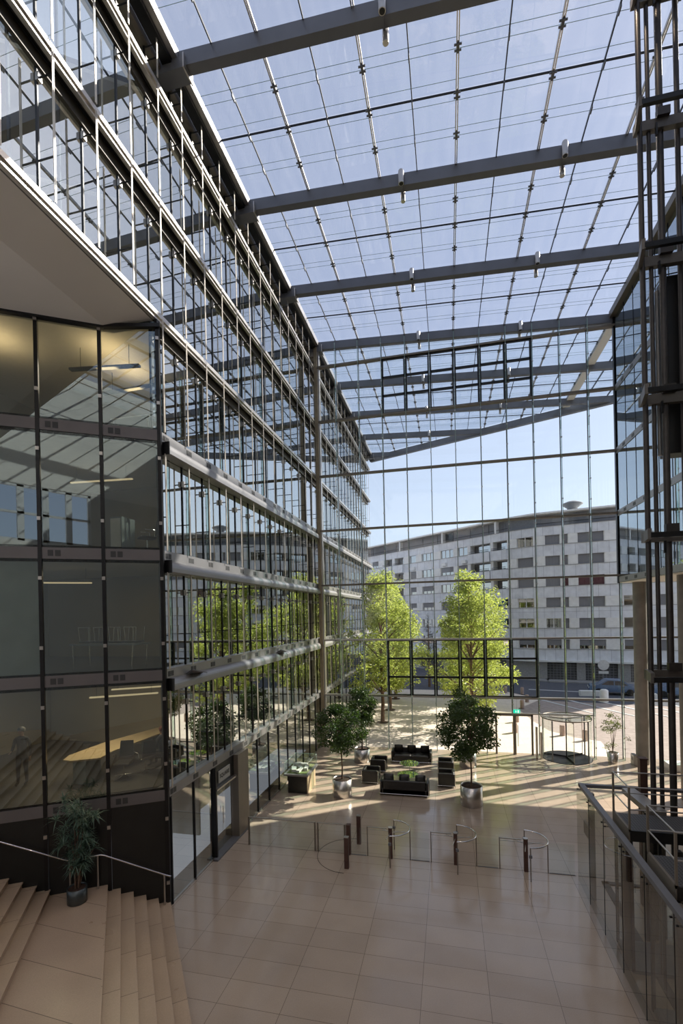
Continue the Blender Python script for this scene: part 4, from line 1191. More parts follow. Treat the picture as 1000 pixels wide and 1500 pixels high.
def potted_tree(x, y, zc, rx, rz, seed, label, potr=.44, poth=.78, n=3200, leaf=.13):
    t = thing('potted_tree', label, 'potted tree', (x, y, 0))
    pm_ = MB().lathe((x, y, 0), [(potr - .01, .0), (potr, .01), (potr, poth), (potr - .03, poth), (potr - .03, poth - .06)], M_POT, 36)
    po = pm_.build('planter', t)
    MB().lathe((x, y, poth - .09), [(potr - .035, 0), (potr - .035, .03), (.1, .06)], M_SOIL, 24).build('soil', po)
    rnd = random.Random(seed)
    tz = zc - rz * .3
    bm = MB(); 
    pts = [(x, y, poth - .05), (x + .02, y + .01, poth + .5), (x - .01, y, (poth + tz) / 2 + .2), (x + .03, y, tz)]
    bm.tube(pts, [.04, .034, .03, .026], M_BARK, 8)
    for q in range(9):
        a = rnd.uniform(0, 6.28); l = rnd.uniform(.5, .9)
        s0 = Vector((x, y, tz - rnd.uniform(-.4, .5)))
        e = Vector((x + math.cos(a) * rx * l, y + math.sin(a) * rx * l, zc + rnd.uniform(-.3, .7) * rz))
        bm.tube([s0, s0.lerp(e, .5) + Vector((0, 0, .1)), e], [.018, .012, .006], M_BARK, 5)
    bm.build('trunk', t)
    bl = crown((x, y, zc), rx, rx, rz * .95, 46, .16 * rx + .03, .34 * rx + .03, seed)
    leaf_cloud(bl, int(n * 1.7), leaf, seed + 1, L_FIC1, .5, .35, .25).build('foliage', t)
    return t
potted_tree(-4.85, 20.6, 2.95, 1.08, 1.2, 11, 'slim potted tree in a steel planter beside the architectural model case')
potted_tree(-4.85, 25.6, 3.0, .98, 1.12, 12, 'potted tree in a steel planter at the left in front of the end wall', poth=.72)
potted_tree(.8, 20.6, 3.35, 1.22, 1.6, 13, 'largest potted tree in a steel planter right of the black sofas', potr=.46, poth=.82, n=4200)
potted_tree(.85, 25.7, 2.95, .85, 1.0, 14, 'potted tree half hidden behind the largest potted tree', poth=.75, n=2200)

t = thing('potted_plant', 'small airy potted fig in a pale planter right of the revolving door', 'potted plant', (8.4, 27.5, 0))
pm_ = MB().lathe((8.4, 27.5, 0), [(.24, 0), (.29, .54), (.26, .54), (.26, .48)], M_POT, 28).build('planter', t)
MB().lathe((8.4, 27.5, .45), [(.25, 0), (.2, .06)], M_SOIL, 18).build('soil', t)
m = MB(); rnd = random.Random(5)
for q in range(5):
    a = rnd.uniform(0, 6.28)
    m.tube([(8.4, 27.5, .5), (8.4 + .08 * math.cos(a), 27.5 + .08 * math.sin(a), 1.2), (8.4 + .25 * math.cos(a), 27.5 + .25 * math.sin(a), 2.1)], [.016, .012, .006], M_BARK, 6)
m.build('stem', t)
bl = [((8.4 + rnd.gauss(0, .28), 27.5 + rnd.gauss(0, .28), rnd.choice((rnd.uniform(1.75, 2.5), rnd.uniform(.8, 2.3)))), rnd.uniform(.12, .22)) for _ in range(26)]
leaf_cloud(bl, 900, .11, 6, L_BAMB, .3, .8, .2).build('foliage', t)

# spiky plant on the landing
px_, py_, pz_ = -9.45, 10.15, .97
t = thing('potted_plant', 'tall spiky dark green plant in a grey pot on the stair landing', 'potted plant', (px_, py_, pz_))
MB().lathe((px_, py_, pz_), [(.22, 0), (.235, .01), (.235, .38), (.215, .38), (.215, .34)], M_DPOT, 30).build('planter', t)
MB().lathe((px_, py_, pz_ + .3), [(.21, 0), (.2, .05)], M_SOIL, 18).build('soil', t)
rnd = random.Random(8); m = MB(); lv = MB(); lv.mats = [L_DRAC]
heads = []
for q in range(9):
    a = rnd.uniform(0, 6.28); h_ = rnd.uniform(.5, 2.1); rr = rnd.uniform(.05, .42)
    tip = (px_ + rr * math.cos(a), py_ + rr * math.sin(a), pz_ + .38 + h_)
    m.tube([(px_ + .04 * math.cos(a), py_ + .04 * math.sin(a), pz_ + .3), (px_ + rr * .4 * math.cos(a), py_ + rr * .4 * math.sin(a), pz_ + .38 + h_ * .6), tip], [.02, .017, .012], M_BARK, 6)
    heads.append(tip)
for q in range(52):
    a = rnd.uniform(0, 6.28); rr = .46 * math.sqrt(rnd.random()); h_ = rnd.uniform(.35, 2.25)
    if h_ < 1.0: rr *= .6 
    heads.append((px_ + rr * math.cos(a) + .04, py_ + rr * math.sin(a), pz_ + .38 + h_))
m.build('stem', t)
V = []; F = []
for hx, hy, hz in heads:
    for q in range(22):
        a = rnd.uniform(0, 6.28); el = rnd.uniform(-.5, 1.2); L = rnd.uniform(.20, .36); w = .012
        d = Vector((math.cos(a) * math.cos(el), math.sin(a) * math.cos(el), math.sin(el)))
        sd = d.cross(Vector((0, 0, 1))).normalized() * w
        p0 = Vector((hx, hy, hz)); p1 = p0 + d * L * .5; p2 = p0 + d * L + Vector((0, 0, -.09))
        i = len(V); V += [p0 - sd * .6, p0 + sd * .6, p1 + sd, p1 - sd, p2]; F += [(i, i + 1, i + 2, i + 3), (i + 3, i + 2, i + 4)]
lv.v = [tuple(q) for q in V]; lv.f = F; lv.m = [0] * len(F); lv.sm = [False] * len(F)
lv.build('foliage', t)

# plaza trees
def plaza_tree(x, y, h, rx, seed, label, zlow=2.6, n=9000):
    t = thing('plaza_tree', label, 'tree', (x, y, 0))
    rnd = random.Random(seed); m = MB()
    m.tube([(x, y, 0), (x + .05, y, 1.5), (x - .03, y + .05, 3.5), (x + .05, y, h * .75)], [.16, .13, .11, .05], M_BARK2, 10)
    blobs = []
    for q in range(40):
        a = rnd.uniform(0, 6.28); f_ = rnd.random() ** 1.15; zz = zlow + (h - zlow) * f_
        prof = min(1, .62 + 1.6 * f_) * max(.12, 1 - max(0, f_ - .35) ** 1.5 * 1.75)
        rr = rx * prof * rnd.uniform(.45, 1.05)
        e = Vector((x + rr * math.cos(a), y + rr * math.sin(a), zz))
        s0 = Vector((x, y, max(2.2, zz - rr * .7 - .6)))
        m.tube([s0, s0.lerp(e, .5) + Vector((0, 0, .15)), e], [.05, .03, .012], M_BARK2, 6)
        for w in range(3):
            c = s0.lerp(e, rnd.uniform(.55, 1.08)) + Vector((rnd.gauss(0, .3), rnd.gauss(0, .3), rnd.gauss(0, .25)))
            blobs.append((tuple(c), rnd.uniform(.40, .85)))
    m.build('trunk', t)
    leaf_cloud(blobs, int(n * .85), 0.24, seed + 3, L_TREE, .42, .5, .3).build('foliage', t)
    MB().lathe((x, y, 0.0), [(.45, .0), (.42, .03), (.18, .05)], M_SOIL, 16).build('tree_pit', t)
    return t
plaza_tree(-5.0, 35.0, 11.7, 2.9, 21, 'bright green plaza tree nearest the left building in front of its glass wall', n=12000)
plaza_tree(-5.0, 39.6, 10.8, 2.8, 22, 'bright green plaza tree second in the row along the left building', n=9000)
plaza_tree(-5.1, 44.8, 10.5, 2.8, 23, 'bright green plaza tree third in the row along the left building', n=8000)
plaza_tree(1.5, 34.0, 10.9, 3.4, 24, 'bright green plaza tree nearest the glass wall in the middle', n=12000)
plaza_tree(1.7, 39.0, 11.3, 3.3, 25, 'bright green plaza tree behind the nearest middle tree', n=11000)
plaza_tree(1.2, 44.4, 9.8, 2.8, 26, 'bright green plaza tree farthest back in the middle', n=7000)
# dark conifer in the street
t = thing('conifer', 'dark conifer showing between the bright plaza trees', 'tree', (-2.2, 52.5, 0))
MB().tube([(-2.2, 52.5, 0), (-2.2, 52.5, 7)], [.15, .04], M_BARK2, 8).build('trunk', t)
bl = [((-2.2 + random.Random(i).gauss(0, .6) * (1 - i / 34), 52.5 + random.Random(i + 99).gauss(0, .6) * (1 - i / 34), 1.6 + i * .19), .75 * (1 - i / 40)) for i in range(34)]
leaf_cloud(bl, 4000, .2, 77, L_CONI, .2, .3, .2).build('foliage', t)

# ------------------------------------------------------------------ lounge
def sofa(cx_, cy_, rz, label):
    t = thing('sofa', label, 'sofa', (0, 0, 0))
    W, D = 2.2, .82
    MB().bbox(-W / 2 + .02, -D / 2 + .02, .10, W / 2 - .02, D / 2 - .02, .30, M_LEATHER, .02).build('base', t)
    MB().bbox(-W / 2 + .14, -D / 2 + .02, .10, W / 2 - .14, -D / 2 + .15, .68, M_LEATHER, .03).build('backrest', t)
    for s_ in (-1, 1): MB().bbox(min(s_ * W / 2, s_ * (W / 2 - .13)), -D / 2 + .02, .10, max(s_ * W / 2, s_ * (W / 2 - .13)), D / 2 - .02, .64, M_LEATHER, .03).build('armrest', t)
    for s_ in (-1, 1): MB().bbox(-.95 if s_ < 0 else .005, -D / 2 + .16, .30, -.005 if s_ < 0 else .95, D / 2 - .01, .45, M_LEATHER, .04).build('seat_cushion', t)
    fr = MB()
    for s_ in (-1, 1):
        for d in (-1, 1): fr.tube([(s_ * (W / 2 - .02), d * (D / 2 - .02), 0), (s_ * (W / 2 - .02), d * (D / 2 - .02), .62)], .014, M_CHROME, 6)
        fr.tube([(-W / 2 + .02, s_ * (D / 2), .09), (W / 2 - .02, s_ * (D / 2), .09)], .016, M_CHROME, 6)
        fr.tube([(s_ * (W / 2), -D / 2 + .02, .09), (s_ * (W / 2), D / 2 - .02, .09)], .016, M_CHROME, 6)
    fr.build('chrome_frame', t)
    t.location = (cx_, cy_, 0); t.rotation_euler = (0, 0, rz)
    return t
def pillow(x, y, z, rz, tilt, label, group):
    m = MB(); n = 8; s_ = .24; vs = []; fs = []
    for sd in (-1, 1):
        for i in range(n + 1):
            for j in range(n + 1):
                u, w = i / n * 2 - 1, j / n * 2 - 1
                th = .085 * (max(0, (1 - u ** 4) * (1 - w ** 4))) ** .5
                vs.append((u * s_ * (1 - .06 * w * w), sd * th, w * s_ * (1 - .06 * u * u)))
    for sd in (0, 1):
        for i in range(n):
            for j in range(n):
                b_ = sd * (n + 1) ** 2; a = b_ + i * (n + 1) + j
                q = (a, a + 1, a + n + 2, a + n + 1)
                fs.append(q if sd else tuple(reversed(q)))
    m.add(vs, fs, M_LEATHER, True)
    o = m.build('throw_pillow'); o.location = (x, y, z); o.rotation_euler = (tilt, 0, rz)
    tag(o, label, 'pillow', group)
sofa(-2.1, 21.35, 0, 'black leather sofa seen from behind, nearest the turnstiles')
sofa(-2.14, 26.0, R(180), 'black leather sofa facing the camera in front of the end wall')
for i, dx in enumerate((-.72, .0, .72)):
    w = ('left', 'middle', 'right')[i]
    pillow(-2.1 + dx, 21.35 - .12, .66, R(4 * i), R(-14), 'black pillow on the sofa seen from behind, %s one' % w, 'pillows on the near sofa')
    pillow(-2.14 + dx, 26.0 + .10, .67, R(180 + 4 * i), R(-16), 'black pillow on the far sofa, %s one' % w, 'pillows on the far sofa')
def armchair(x, y, rz, label):
    t = thing('armchair', label, 'armchair', (0, 0, 0)); W, D = .84, .8
    MB().bbox(-W / 2 + .02, -D / 2 + .02, .10, W / 2 - .02, D / 2 - .02, .30, M_LEATHER, .02).build('base', t)
    MB().bbox(-W / 2 + .14, -D / 2 + .02, .10, W / 2 - .14, -D / 2 + .15, .68, M_LEATHER, .03).build('backrest', t)
    for s_ in (-1, 1): MB().bbox(min(s_ * W / 2, s_ * (W / 2 - .13)), -D / 2 + .02, .10, max(s_ * W / 2, s_ * (W / 2 - .13)), D / 2 - .02, .66, M_LEATHER, .03).build('armrest', t)
    MB().bbox(-W / 2 + .14, -D / 2 + .16, .30, W / 2 - .14, D / 2 - .01, .45, M_LEATHER, .04).build('seat_cushion', t)
    fr = MB()
    for s_ in (-1, 1):
        for d in (-1, 1): fr.tube([(s_ * (W / 2 - .01), d * (D / 2 - .01), 0), (s_ * (W / 2 - .01), d * (D / 2 - .01), .64)], .014, M_CHROME, 6)
        fr.tube([(-W / 2, s_ * (D / 2), .09), (W / 2, s_ * (D / 2), .09)], .015, M_CHROME, 6)
        fr.tube([(s_ * W / 2, -D / 2, .09), (s_ * W / 2, D / 2, .09)], .015, M_CHROME, 6)
    fr.build('chrome_frame', t)
    t.location = (x, y, 0); t.rotation_euler = (0, 0, rz)
armchair(-3.85, 22.6, R(-90), 'black leather armchair on the left side of the lounge, nearer one')
armchair(-3.72, 24.3, R(-90), 'black leather armchair on the left side of the lounge, farther one')
armchair(-.25, 22.75, R(90), 'black leather armchair on the right side of the lounge, nearer one')
armchair(-.28, 24.5, R(90), 'black leather armchair on the right side of the lounge, farther one')
for nm, x, y in (('nearer the far sofa', -2.1, 24.1), ('nearer the near sofa', -2.05, 22.4)):
    t = thing('coffee_table', 'round green glass coffee table ' + nm, 'table', (x, y, 0))
    MB().lathe((x, y, .50), [(.5, 0), (.5, .012)], G_TABLE, 36).build('tabletop', t)
    MB().lathe((x, y, 0), [(.22, 0), (.22, .015), (.02, .03), (.02, .49), (.08, .5)], M_CHROME, 24).build('pedestal', t)

# model display case
t = thing('display_case', 'architectural model display case on a dark pedestal beside the left facade', 'display case', (-6.95, 21.1, 0))
MB().box(-7.4, 20.5, 0, -6.5, 21.85, .84, M_LEATHER).build('pedestal', t)
MB().box(-6.5, 20.52, 0, -6.47, 21.83, .84, M_WOOD).build('side_panel', t)
MB().box(-7.55, 20.3, .84, -6.38, 22.0, .92, M_BAND).build('table_slab', t)
g = MB()
x0, y0, x1, y1, z0, z1 = -7.5, 20.35, -6.43, 21.95, .92, 1.42
g.add([(x0, y0, z0), (x1, y0, z0), (x1, y0, z1), (x0, y0, z1), (x0, y1, z0), (x1, y1, z0), (x1, y1, z1), (x0, y1, z1)], [(0, 1, 2, 3), (1, 5, 6, 2), (5, 4, 7, 6), (4, 0, 3, 7), (3, 2, 6, 7)], G_CLEAR)
g.build('glass_cover', t)
e = MB()
for a, b_ in (((x0, y0), (x1, y0)), ((x1, y0), (x1, y1)), ((x1, y1), (x0, y1)), ((x0, y1), (x0, y0))): e.tube([(*a, z1), (*b_, z1)], .006, M_EDGE, 5).tube([(*a, z0), (*a, z1)], .006, M_EDGE, 5)
e.build('cover_edge', t)
md = thing('architectural_model', 'white card model of buildings inside the glass display case', 'model', (-6.95, 21.1, .93))
MB().box(-7.42, 20.45, .93, -6.5, 21.88, .945, M_MGREEN).build('site_base', md)
rnd = random.Random(3)
for q, (x, y, w, d, h_, a) in enumerate(((-7.2, 20.8, .22, .5, .12, .3), (-6.9, 20.75, .18, .45, .10, -.2), (-6.68, 21.1, .16, .6, .13, .15), (-7.2, 21.4, .3, .3, .16, .5), (-6.95, 21.55, .35, .2, .12, 0), (-7.0, 21.15, .14, .3, .09, .9))):
    m = MB(); c_, s_ = math.cos(a), math.sin(a)
    m.prism([(x + u * c_ - v * s_, y + u * s_ + v * c_) for u, v in ((-w / 2, -d / 2), (w / 2, -d / 2), (w / 2, d / 2), (-w / 2, d / 2))], .945, .945 + h_, M_MODEL)
    m.build('model_building', md)

# ------------------------------------------------------------------ street things
for i, (x, y) in enumerate(((5.9, 41.7), (4.75, 36.4), (7.1, 32.9), (8.2, 31.8), (6.7, 44.4), (5.4, 49.2), (6.9, 48.6), (4.2, 33.2))):
    t = thing('bollard', 'short stone bollard on the plaza edge, %s from the glass wall' % ORD[(8, 3, 2, 1, 5, 7, 6, 4)[i]] if False else 'short stone bollard on the plaza edge near the street, %s of the row' % ORD[i + 1], 'bollard', (x, y, 0), 'stone bollards on the plaza')
    MB().lathe((x, y, 0), [(.17, 0), (.17, .62), (.14, .68)], pbr('bollard_stone', (.40, .30, .26, 1), .8) if 'bollard_stone' not in MAT else MAT['bollard_stone'], 16).build('shaft', t)
sgn = thing('road_sign', 'round white road sign on a thin pole before the apartment block', 'sign', (15.0, 51.4, 0))
MB().tube([(15, 51.4, -.02), (15, 51.4, 3.0)], .05, M_STEEL).build('pole', sgn)
m = MB().lathe((0, 0, 0), [(.52, -.02), (.52, .02)], pbr('sign_grey', (.55, .56, .56, 1), .6), 24)
m.v = [(15 + a, 51.3 + c, 2.6 + b_) for a, b_, c in m.v]; m.build('disc', sgn)
MB().box(14.55, 51.28, 1.72, 15.45, 51.33, 1.98, MAT['sign_grey']).build('plate', sgn)
pil = MB().lathe((13.3, 45.5, -.02), [(.35, 0), (.35, 1.0), (.2, 1.1)], M_APTW, 16); tag(pil.build('concrete_pillar'), 'squat round concrete pillar on the shaded road', 'pillar')
def car(x, y, rz, paint, label):
    t = thing('car', label, 'car', (0, 0, 0))
    prof = [(-2.1, .35), (-2.1, .75), (-1.95, .9), (-1.3, .95), (-.7, 1.42), (.6, 1.45), (1.3, .98), (2.0, .85), (2.12, .6), (2.12, .35)]
    MB().extr([(a, -.8, b_) for a, b_ in prof], (0, 1.6, 0), paint).build('body', t)
    for s_ in (-1, 1):
        g = MB().extr([(-1.15, s_ * .805, .97), (-.62, s_ * .805, 1.36), (-.05, s_ * .805, 1.38), (-.05, s_ * .805, .97)], (0, s_ * .01, 0), M_CARG)
        g.extr([(.03, s_ * .805, .97), (.03, s_ * .805, 1.38), (.52, s_ * .805, 1.38), (1.1, s_ * .805, .98)], (0, s_ * .01, 0), M_CARG); g.build('side_window', t)
        for xx in (-1.3, 1.3):
            w = MB().lathe((0, 0, 0), [(.30, -.1), (.32, -.06), (.32, .06), (.30, .1)], M_TYRE, 20); w.v = [(xx + a, s_ * .72 + c, .32 + b_) for a, b_, c in w.v]; w.build('wheel', t)
    MB().box(2.08, -.7, .6, 2.135, -.4, .74, M_WHITE).box(2.08, .4, .6, 2.135, .7, .74, M_WHITE).build('headlight', t)
    t.location = (x, y, -.02); t.rotation_euler = (0, 0, rz)
car(15.3, 49.6, R(170), M_CARB, 'blue car parked before the apartment block, just left of the first round column')
car(20.4, 48.6, R(170), M_CARB, 'blue car parked before the apartment block, right of the first round column')
car(25.2, 47.6, R(170), M_CARD, 'dark car parked before the apartment block, farthest right')
for i, (x, y) in enumerate(((12.9, 48.4), (17.2, 47.2))):
    m = MB().bbox(x - .9, y - .2, -.02, x + .9, y + .2, .5, M_APTW, .04); tag(m.build('concrete_block'), 'low white concrete block on the road, %s one' % ('left' if i == 0 else 'right'), 'block')

# ------------------------------------------------------------------ apartment block
A0 = Vector((10.3, 59.0, 0)); A1 = Vector((30.0, 54.5, 0)); B0 = Vector((7.6, 60.6, 0)); B1 = Vector((-20.0, 85.8, 0))
ap = thing('apartment_building', 'long pale apartment block with grey roller shutters across the street', 'building', (10, 60, 0))
FLZ = [3.63 + 2.44 * k for k in range(6)]
def along(P, Q):
    d = (Q - P).normalized(); n = Vector((-d.y, d.x, 0))
    if n.y < 0: n = -n       # points into the building, away from the atrium
    return d, n
def wall_seg(P, Q, z0, z1, th, m, off=0, name='wall'):
    d, n = along(P, Q); a = P - n * off; b_ = Q - n * off
    MB().prism([(a.x, a.y), (b_.x, b_.y), ((b_ + n * th).x, (b_ + n * th).y), ((a + n * th).x, (a + n * th).y)], z0, z1, m).build(name, ap)
for P, Q in ((A0, A1), (B0, A0), (B0, B1)):
    d, n = along(P, Q)
    a, b_ = P + n * 1.2, Q + n * 1.2
    wall_seg(a, b_, 0, 18.4, 9, M_APTD, name='core')
    for k in range(7):
        zb = 2.1 if k == 0 else FLZ[k - 1] + 1.15
        zt_ = FLZ[k] if k < 6 else 18.0
        wall_seg(P, Q, zb, zt_, 1.0, M_APT, name='spandrel')
        wall_seg(P, Q, zt_ - .02, zt_ + .04, 1.02, M_KERB, off=.06, name='sill_course')
    wall_seg(P, Q, 2.15, 2.35, 1.0, M_APTW, off=.5, name='canopy')
    wall_seg(P + n * .6, Q + n * .6, 18.0, 19.5, 7, M_APTD, name='attic')
    wall_seg(P - n * .0, Q - n * .0, 19.5, 19.7, 8, M_APTW, off=.2, name='roof_slab')
def seg_box(P, Q, s0, s1, z0, z1, off0, off1, m, mb=None):
    d, n = along(P, Q); a = P + d * s0 + n * off0; b_ = P + d * s1 + n * off0; c = P + d * s1 + n * off1; e_ = P + d * s0 + n * off1
    mb = mb or MB(); mb.prism([(a.x, a.y), (b_.x, b_.y), (c.x, c.y), (e_.x, e_.y)], z0, z1, m); return mb
def apt_window(P, Q, s0, s1, z, kind):
    h_ = 1.15
    # frame and recess
    o = seg_box(P, Q, s0, s1, z, z + h_, .22, .26, {'s': M_SHUT, 'm': M_BROWNSHUT, 'g': G_APT, 'h': G_APT, 'b': M_BALC}[kind]); 
    if kind in 'gh': seg_box(P, Q, s0, s1, z, z + h_, .45, .5, M_CARG, o)
    o = o.build('window', ap)
    f = MB(); w = .07
    seg_box(P, Q, s0, s0 + w, z, z + h_, .14, .26, M_APTW, f); seg_box(P, Q, s1 - w, s1, z, z + h_, .14, .26, M_APTW, f)
    if kind in 'gh':
        nn = max(1, int((s1 - s0) / .75))
        for q in range(1, nn): seg_box(P, Q, s0 + (s1 - s0) * q / nn - .04, s0 + (s1 - s0) * q / nn + .04, z, z + h_, .16, .24, M_APTW, f)
        seg_box(P, Q, s0, s1, z, z + .07, .14, .26, M_APTW, f)
    if kind == 'h': seg_box(P, Q, s0, s1, z + .45, z + h_, .15, .2, M_SHUT, f)
    f.build('window_frame', o)
# layouts: (s0, s1) of windows along each face
rndw = random.Random(4)
A_w = [(.87, 2.54), (2.9, 3.39), (4.3, 5.61), (5.75, 7.03), (8.73, 9.69), (9.8, 10.76), (12.1, 13.3), (13.6, 14.9), (16.5, 17.5), (17.8, 18.9)]
kindsA = {0: 'hshhhsssss', 1: 'gsssggssss', 2: 'ssssggssss', 3: 'smmmggssgg', 4: 'ssssssggss', 5: 'sssssssgss'}
for k in range(6):
    for i, (a, b_) in enumerate(A_w): apt_window(A0, A1, a, b_, FLZ[k], kindsA[k][i])
    prev = 0
    piers = MB()
    for a, b_ in A_w + [(19.8, 20.2)]:
        if a - prev > .05: seg_box(A0, A1, prev, a, FLZ[k] - .02, FLZ[k] + 1.17, .02, .9, M_APTW, piers)
        prev = b_
    piers.build('pier_row', ap)
CW = [(.74, 2.8)]
kC = 'hgsgsg'
for k in range(6):
    apt_window(B0, A0, .74, 2.75, FLZ[k], ('h', 'g', 'g', 's', 's', 'g')[k])
    piers = MB(); seg_box(B0, A0, 0, .74, FLZ[k] - .02, FLZ[k] + 1.17, .02, .9, M_APTW, piers); seg_box(B0, A0, 2.75, 3.15, FLZ[k] - .02, FLZ[k] + 1.17, .02, .9, M_APTW, piers)
    piers.build('pier_row', ap)
B_w = [(.5, 2.6, 'b'), (3.0, 6.2, 'b'), (6.7, 8.4, 'g'), (9.2, 11.6, 'g'), (12.9, 15.4, 'g'), (16.6, 18.0, 'g'), (19.4, 21.5, 'b'), (22.1, 24.1, 'b'), (25.6, 27.3, 'g'), (28.5, 30.5, 'g'), (32, 34, 'g')]
for k in range(6):
    piers = MB(); prev = 0
    for a, b_, kd in B_w:
        if kd == 'b':
            m = seg_box(B0, B1, a, b_, FLZ[k] - .3, FLZ[k] + 1.15, 1.0, 1.15, M_BALC)
            o = m.build('balcony', ap)
            r_ = seg_box(B0, B1, a + .5, b_ - .6, FLZ[k] - .3, FLZ[k] + 1.0, .93, .99, G_APT); r_.build('balcony_door', o)
            r_ = seg_box(B0, B1, a, b_, FLZ[k] + .05, FLZ[k] + .12, -.35, -.30, M_BLACK); seg_box(B0, B1, a, b_, FLZ[k] + .25, FLZ[k] + .3, -.35, -.30, M_BLACK, r_); r_.build('balcony_railing', o)
            s_ = seg_box(B0, B1, a - .1, b_ + .1, FLZ[k] - 1.25, FLZ[k] - .05, -.38, .02, M_APT); s_.build('balcony_parapet', o)
            if k in (1, 2) and a < 3 : 
                w_ = seg_box(B0, B1, a, b_, FLZ[k] + .35, FLZ[k] + 1.15, -.4, -.36, M_BLUEAWN); w_.build('blue_awning', o)['label'] = 'blue awning'
        else:
            kk = rndw.choice('gghgs'); apt_window(B0, B1, a, b_, FLZ[k], kk)
        if a - prev > .05: seg_box(B0, B1, prev, a, FLZ[k] - .02, FLZ[k] + 1.17, .02, .9, M_APTW, piers)
        prev = b_
    seg_box(B0, B1, prev, 37, FLZ[k] - .02, FLZ[k] + 1.17, .02, .9, M_APTW, piers)
    piers.build('pier_row', ap)
# shops
def shop(P, Q, s0, s1): seg_box(P, Q, s0, s1, .12, 1.95, .3, .4, M_SHOP).build('shop_front', ap)
for a, b_ in ((.9, 4.0), (4.9, 8.1), (9.3, 13.2), (14.2, 18.5)): shop(A0, A1, a, b_)
for a, b_ in ((0, .9), (4.0, 4.9), (8.1, 9.3), (13.2, 14.2), (18.5, 20.2)): seg_box(A0, A1, a, b_, .1, 2.1, .05, .9, M_KERB).build('shop_pier', ap)
for a, b_ in ((1, 5), (6, 10), (11.5, 16), (17.5, 22)): shop(B0, B1, a, b_)
for a, b_ in ((0, 1), (5, 6), (10, 11.5), (16, 17.5), (22, 37)): seg_box(B0, B1, a, b_, .1, 2.1, .05, .9, M_KERB).build('shop_pier', ap)
seg_box(B0, A0, 0, 3.1, .1, 2.1, .05, .9, M_KERB).build('shop_pier', ap)
# roof terrace: glazed attic and rail
for P, Q, L in ((A0, A1, 19), (B0, B1, 36)):
    s_ = .6
    while s_ < L:
        seg_box(P, Q, s_, s_ + 2.2, 18.15, 19.35, .52, .58, rndw.choice((M_BALC, M_SHUT, M_CARG))).build('attic_window', ap)
        s_ += 3.0
    seg_box(P, Q, 0, L, 18.35, 18.42, .0, .05, M_BLACK).build('terrace_rail', ap)
for x_, s_ in ((B0, 2.0), (B0, 11.0), (B0, 20.0)):
    seg_box(B0, B1, s_, s_ + .25, 18.0, 19.6, -.1, 2.5, M_APTW).build('party_wall', ap)
d, n = along(A0, A1)
c = A0 + d * 3.9 + n * 1.2
MB().lathe((c.x, c.y, 19.7), [(.55, 0), (.55, .35), (1.15, .8), (1.1, .9), (.5, 1.15), (.1, 1.2)], M_APTD, 20).build('roof_vent', ap)
for k, (P, Q, s_) in enumerate(((A0, A1, -1), (B0, B1, 5.3), (B0, B1, 8.9), (B0, B1, 15.2))):
    if s_ < 0: continue
    seg_box(P, Q, s_ + 1.5, s_ + 2.2, FLZ[4] + 1.35, FLZ[4] + 1.8, -.35, 0, M_APTW).build('air_conditioner', ap)

# ------------------------------------------------------------------ light
w = bpy.data.worlds.new('sky'); scene.world = w; w.use_nodes = True
nt = w.node_tree; nt.nodes.clear()
sky = nt.nodes.new('ShaderNodeTexSky'); sky.sky_type = 'NISHITA'; sky.sun_disc = False
SUN_EL, SUN_AZ = 36, 56       # degrees above the horizon, degrees to the right of straight ahead
sky.sun_elevation = R(SUN_EL); sky.sun_rotation = R(SUN_AZ); sky.air_density = 1.0; sky.dust_density = 1.6; sky.ozone_density = 1.4; sky.altitude = 400
bg = nt.nodes.new('ShaderNodeBackground'); bg.inputs['Strength'].default_value = 1.0
ow = nt.nodes.new('ShaderNodeOutputWorld')
# thin high haze: part of the clear-sky colour is replaced by an even pale blue
sk = nt.nodes.new('ShaderNodeVectorMath'); sk.operation = 'SCALE'; sk.inputs['Scale'].default_value = .068
hz = nt.nodes.new('ShaderNodeVectorMath'); hz.operation = 'ADD'; hz.inputs[1].default_value = (.375, .385, .45)
nt.links.new(sky.outputs[0], sk.inputs[0]); nt.links.new(sk.outputs[0], hz.inputs[0])
nt.links.new(hz.outputs[0], bg.inputs[0]); nt.links.new(bg.outputs[0], ow.inputs[0])
sl = bpy.data.lights.new('sun', 'SUN'); sl.energy = 8.3; sl.angle = R(.6); sl.color = (1, .90, .76)
so = bpy.data.objects.new('sun', sl); COL.objects.link(so)
sd = Vector((math.sin(R(SUN_AZ)) * math.cos(R(SUN_EL)), math.cos(R(SUN_AZ)) * math.cos(R(SUN_EL)), math.sin(R(SUN_EL))))
so.rotation_euler = sd.to_track_quat('Z', 'Y').to_euler()
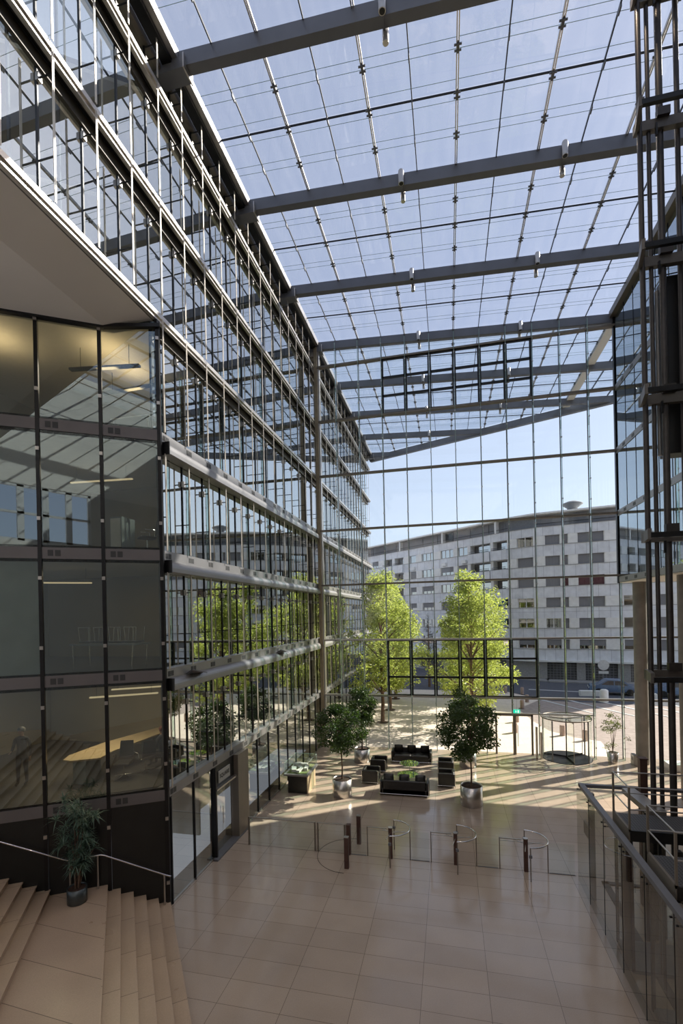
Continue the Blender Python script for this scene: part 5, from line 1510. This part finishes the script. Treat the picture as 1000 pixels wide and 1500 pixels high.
def area(loc, size, power, col, rot=(0, 0, 0)):
    l = bpy.data.lights.new('office_light', 'AREA'); l.energy = power; l.size = size; l.color = col
    o = bpy.data.objects.new('office_light', l); COL.objects.link(o); o.location = loc; o.rotation_euler = rot
    return o
area((-10.8, 12.6, 15.7), 2.0, 30, (1, .88, .70))
# uplight of the pendant lamps on the fourth office floor, area lights added on the others, some without a fixture
area((-10.2, 12.5, 15.9), .6, 17, (1, .78, .48), (R(180), 0, 0))
area((-10.3, 13.9, 15.9), .6, 17, (1, .78, .48), (R(180), 0, 0))
area((-13.0, 11.2, 15.7), .6, 17, (1, .78, .48), (R(180), 0, 0))  # added uplight where no pendant hangs
area((-10.3, 12.6, 6.3), .8, 50, (1, .85, .6))
area((-12.6, 12.6, 6.3), .8, 40, (1, .85, .6))
area((-11.0, 13.6, 9.7), .8, 12, (1, .85, .6))
area((-11.0, 13.6, 13.1), .8, 8, (1, .9, .7))

# ------------------------------------------------------------------ camera
cam = bpy.data.cameras.new('camera'); co = bpy.data.objects.new('camera', cam); COL.objects.link(co)
f_px = 683.5; cam.sensor_width = 36; cam.sensor_fit = 'AUTO'; cam.lens = f_px * 36 / 1500
cam.shift_x = 0.0; cam.shift_y = (899.94 - 750) / 1500; cam.clip_end = 500
yaw, roll = -.2251, -.0211
fw = Vector((math.sin(yaw), math.cos(yaw), 0)); rt = Vector((math.cos(yaw), -math.sin(yaw), 0)); up = Vector((0, 0, 1))
r2 = rt * math.cos(roll) + up * math.sin(roll); u2 = -rt * math.sin(roll) + up * math.cos(roll)
co.matrix_world = Matrix(((r2.x, u2.x, -fw.x, 0), (r2.y, u2.y, -fw.y, 0), (r2.z, u2.z, -fw.z, 8.2148), (0, 0, 0, 1)))
scene.camera = co

vs = scene.view_settings
vs.view_transform = 'Standard'; vs.look = 'None'; vs.gamma = 1; vs.use_curve_mapping = False; vs.exposure = 0.35
cy = scene.cycles
cy.max_bounces = 10; cy.diffuse_bounces = 4; cy.glossy_bounces = 5; cy.transmission_bounces = 4; cy.transparent_max_bounces = 32
cy.caustics_reflective = False; cy.caustics_refractive = False; cy.use_denoising = True
cy.sample_clamp_indirect = 8
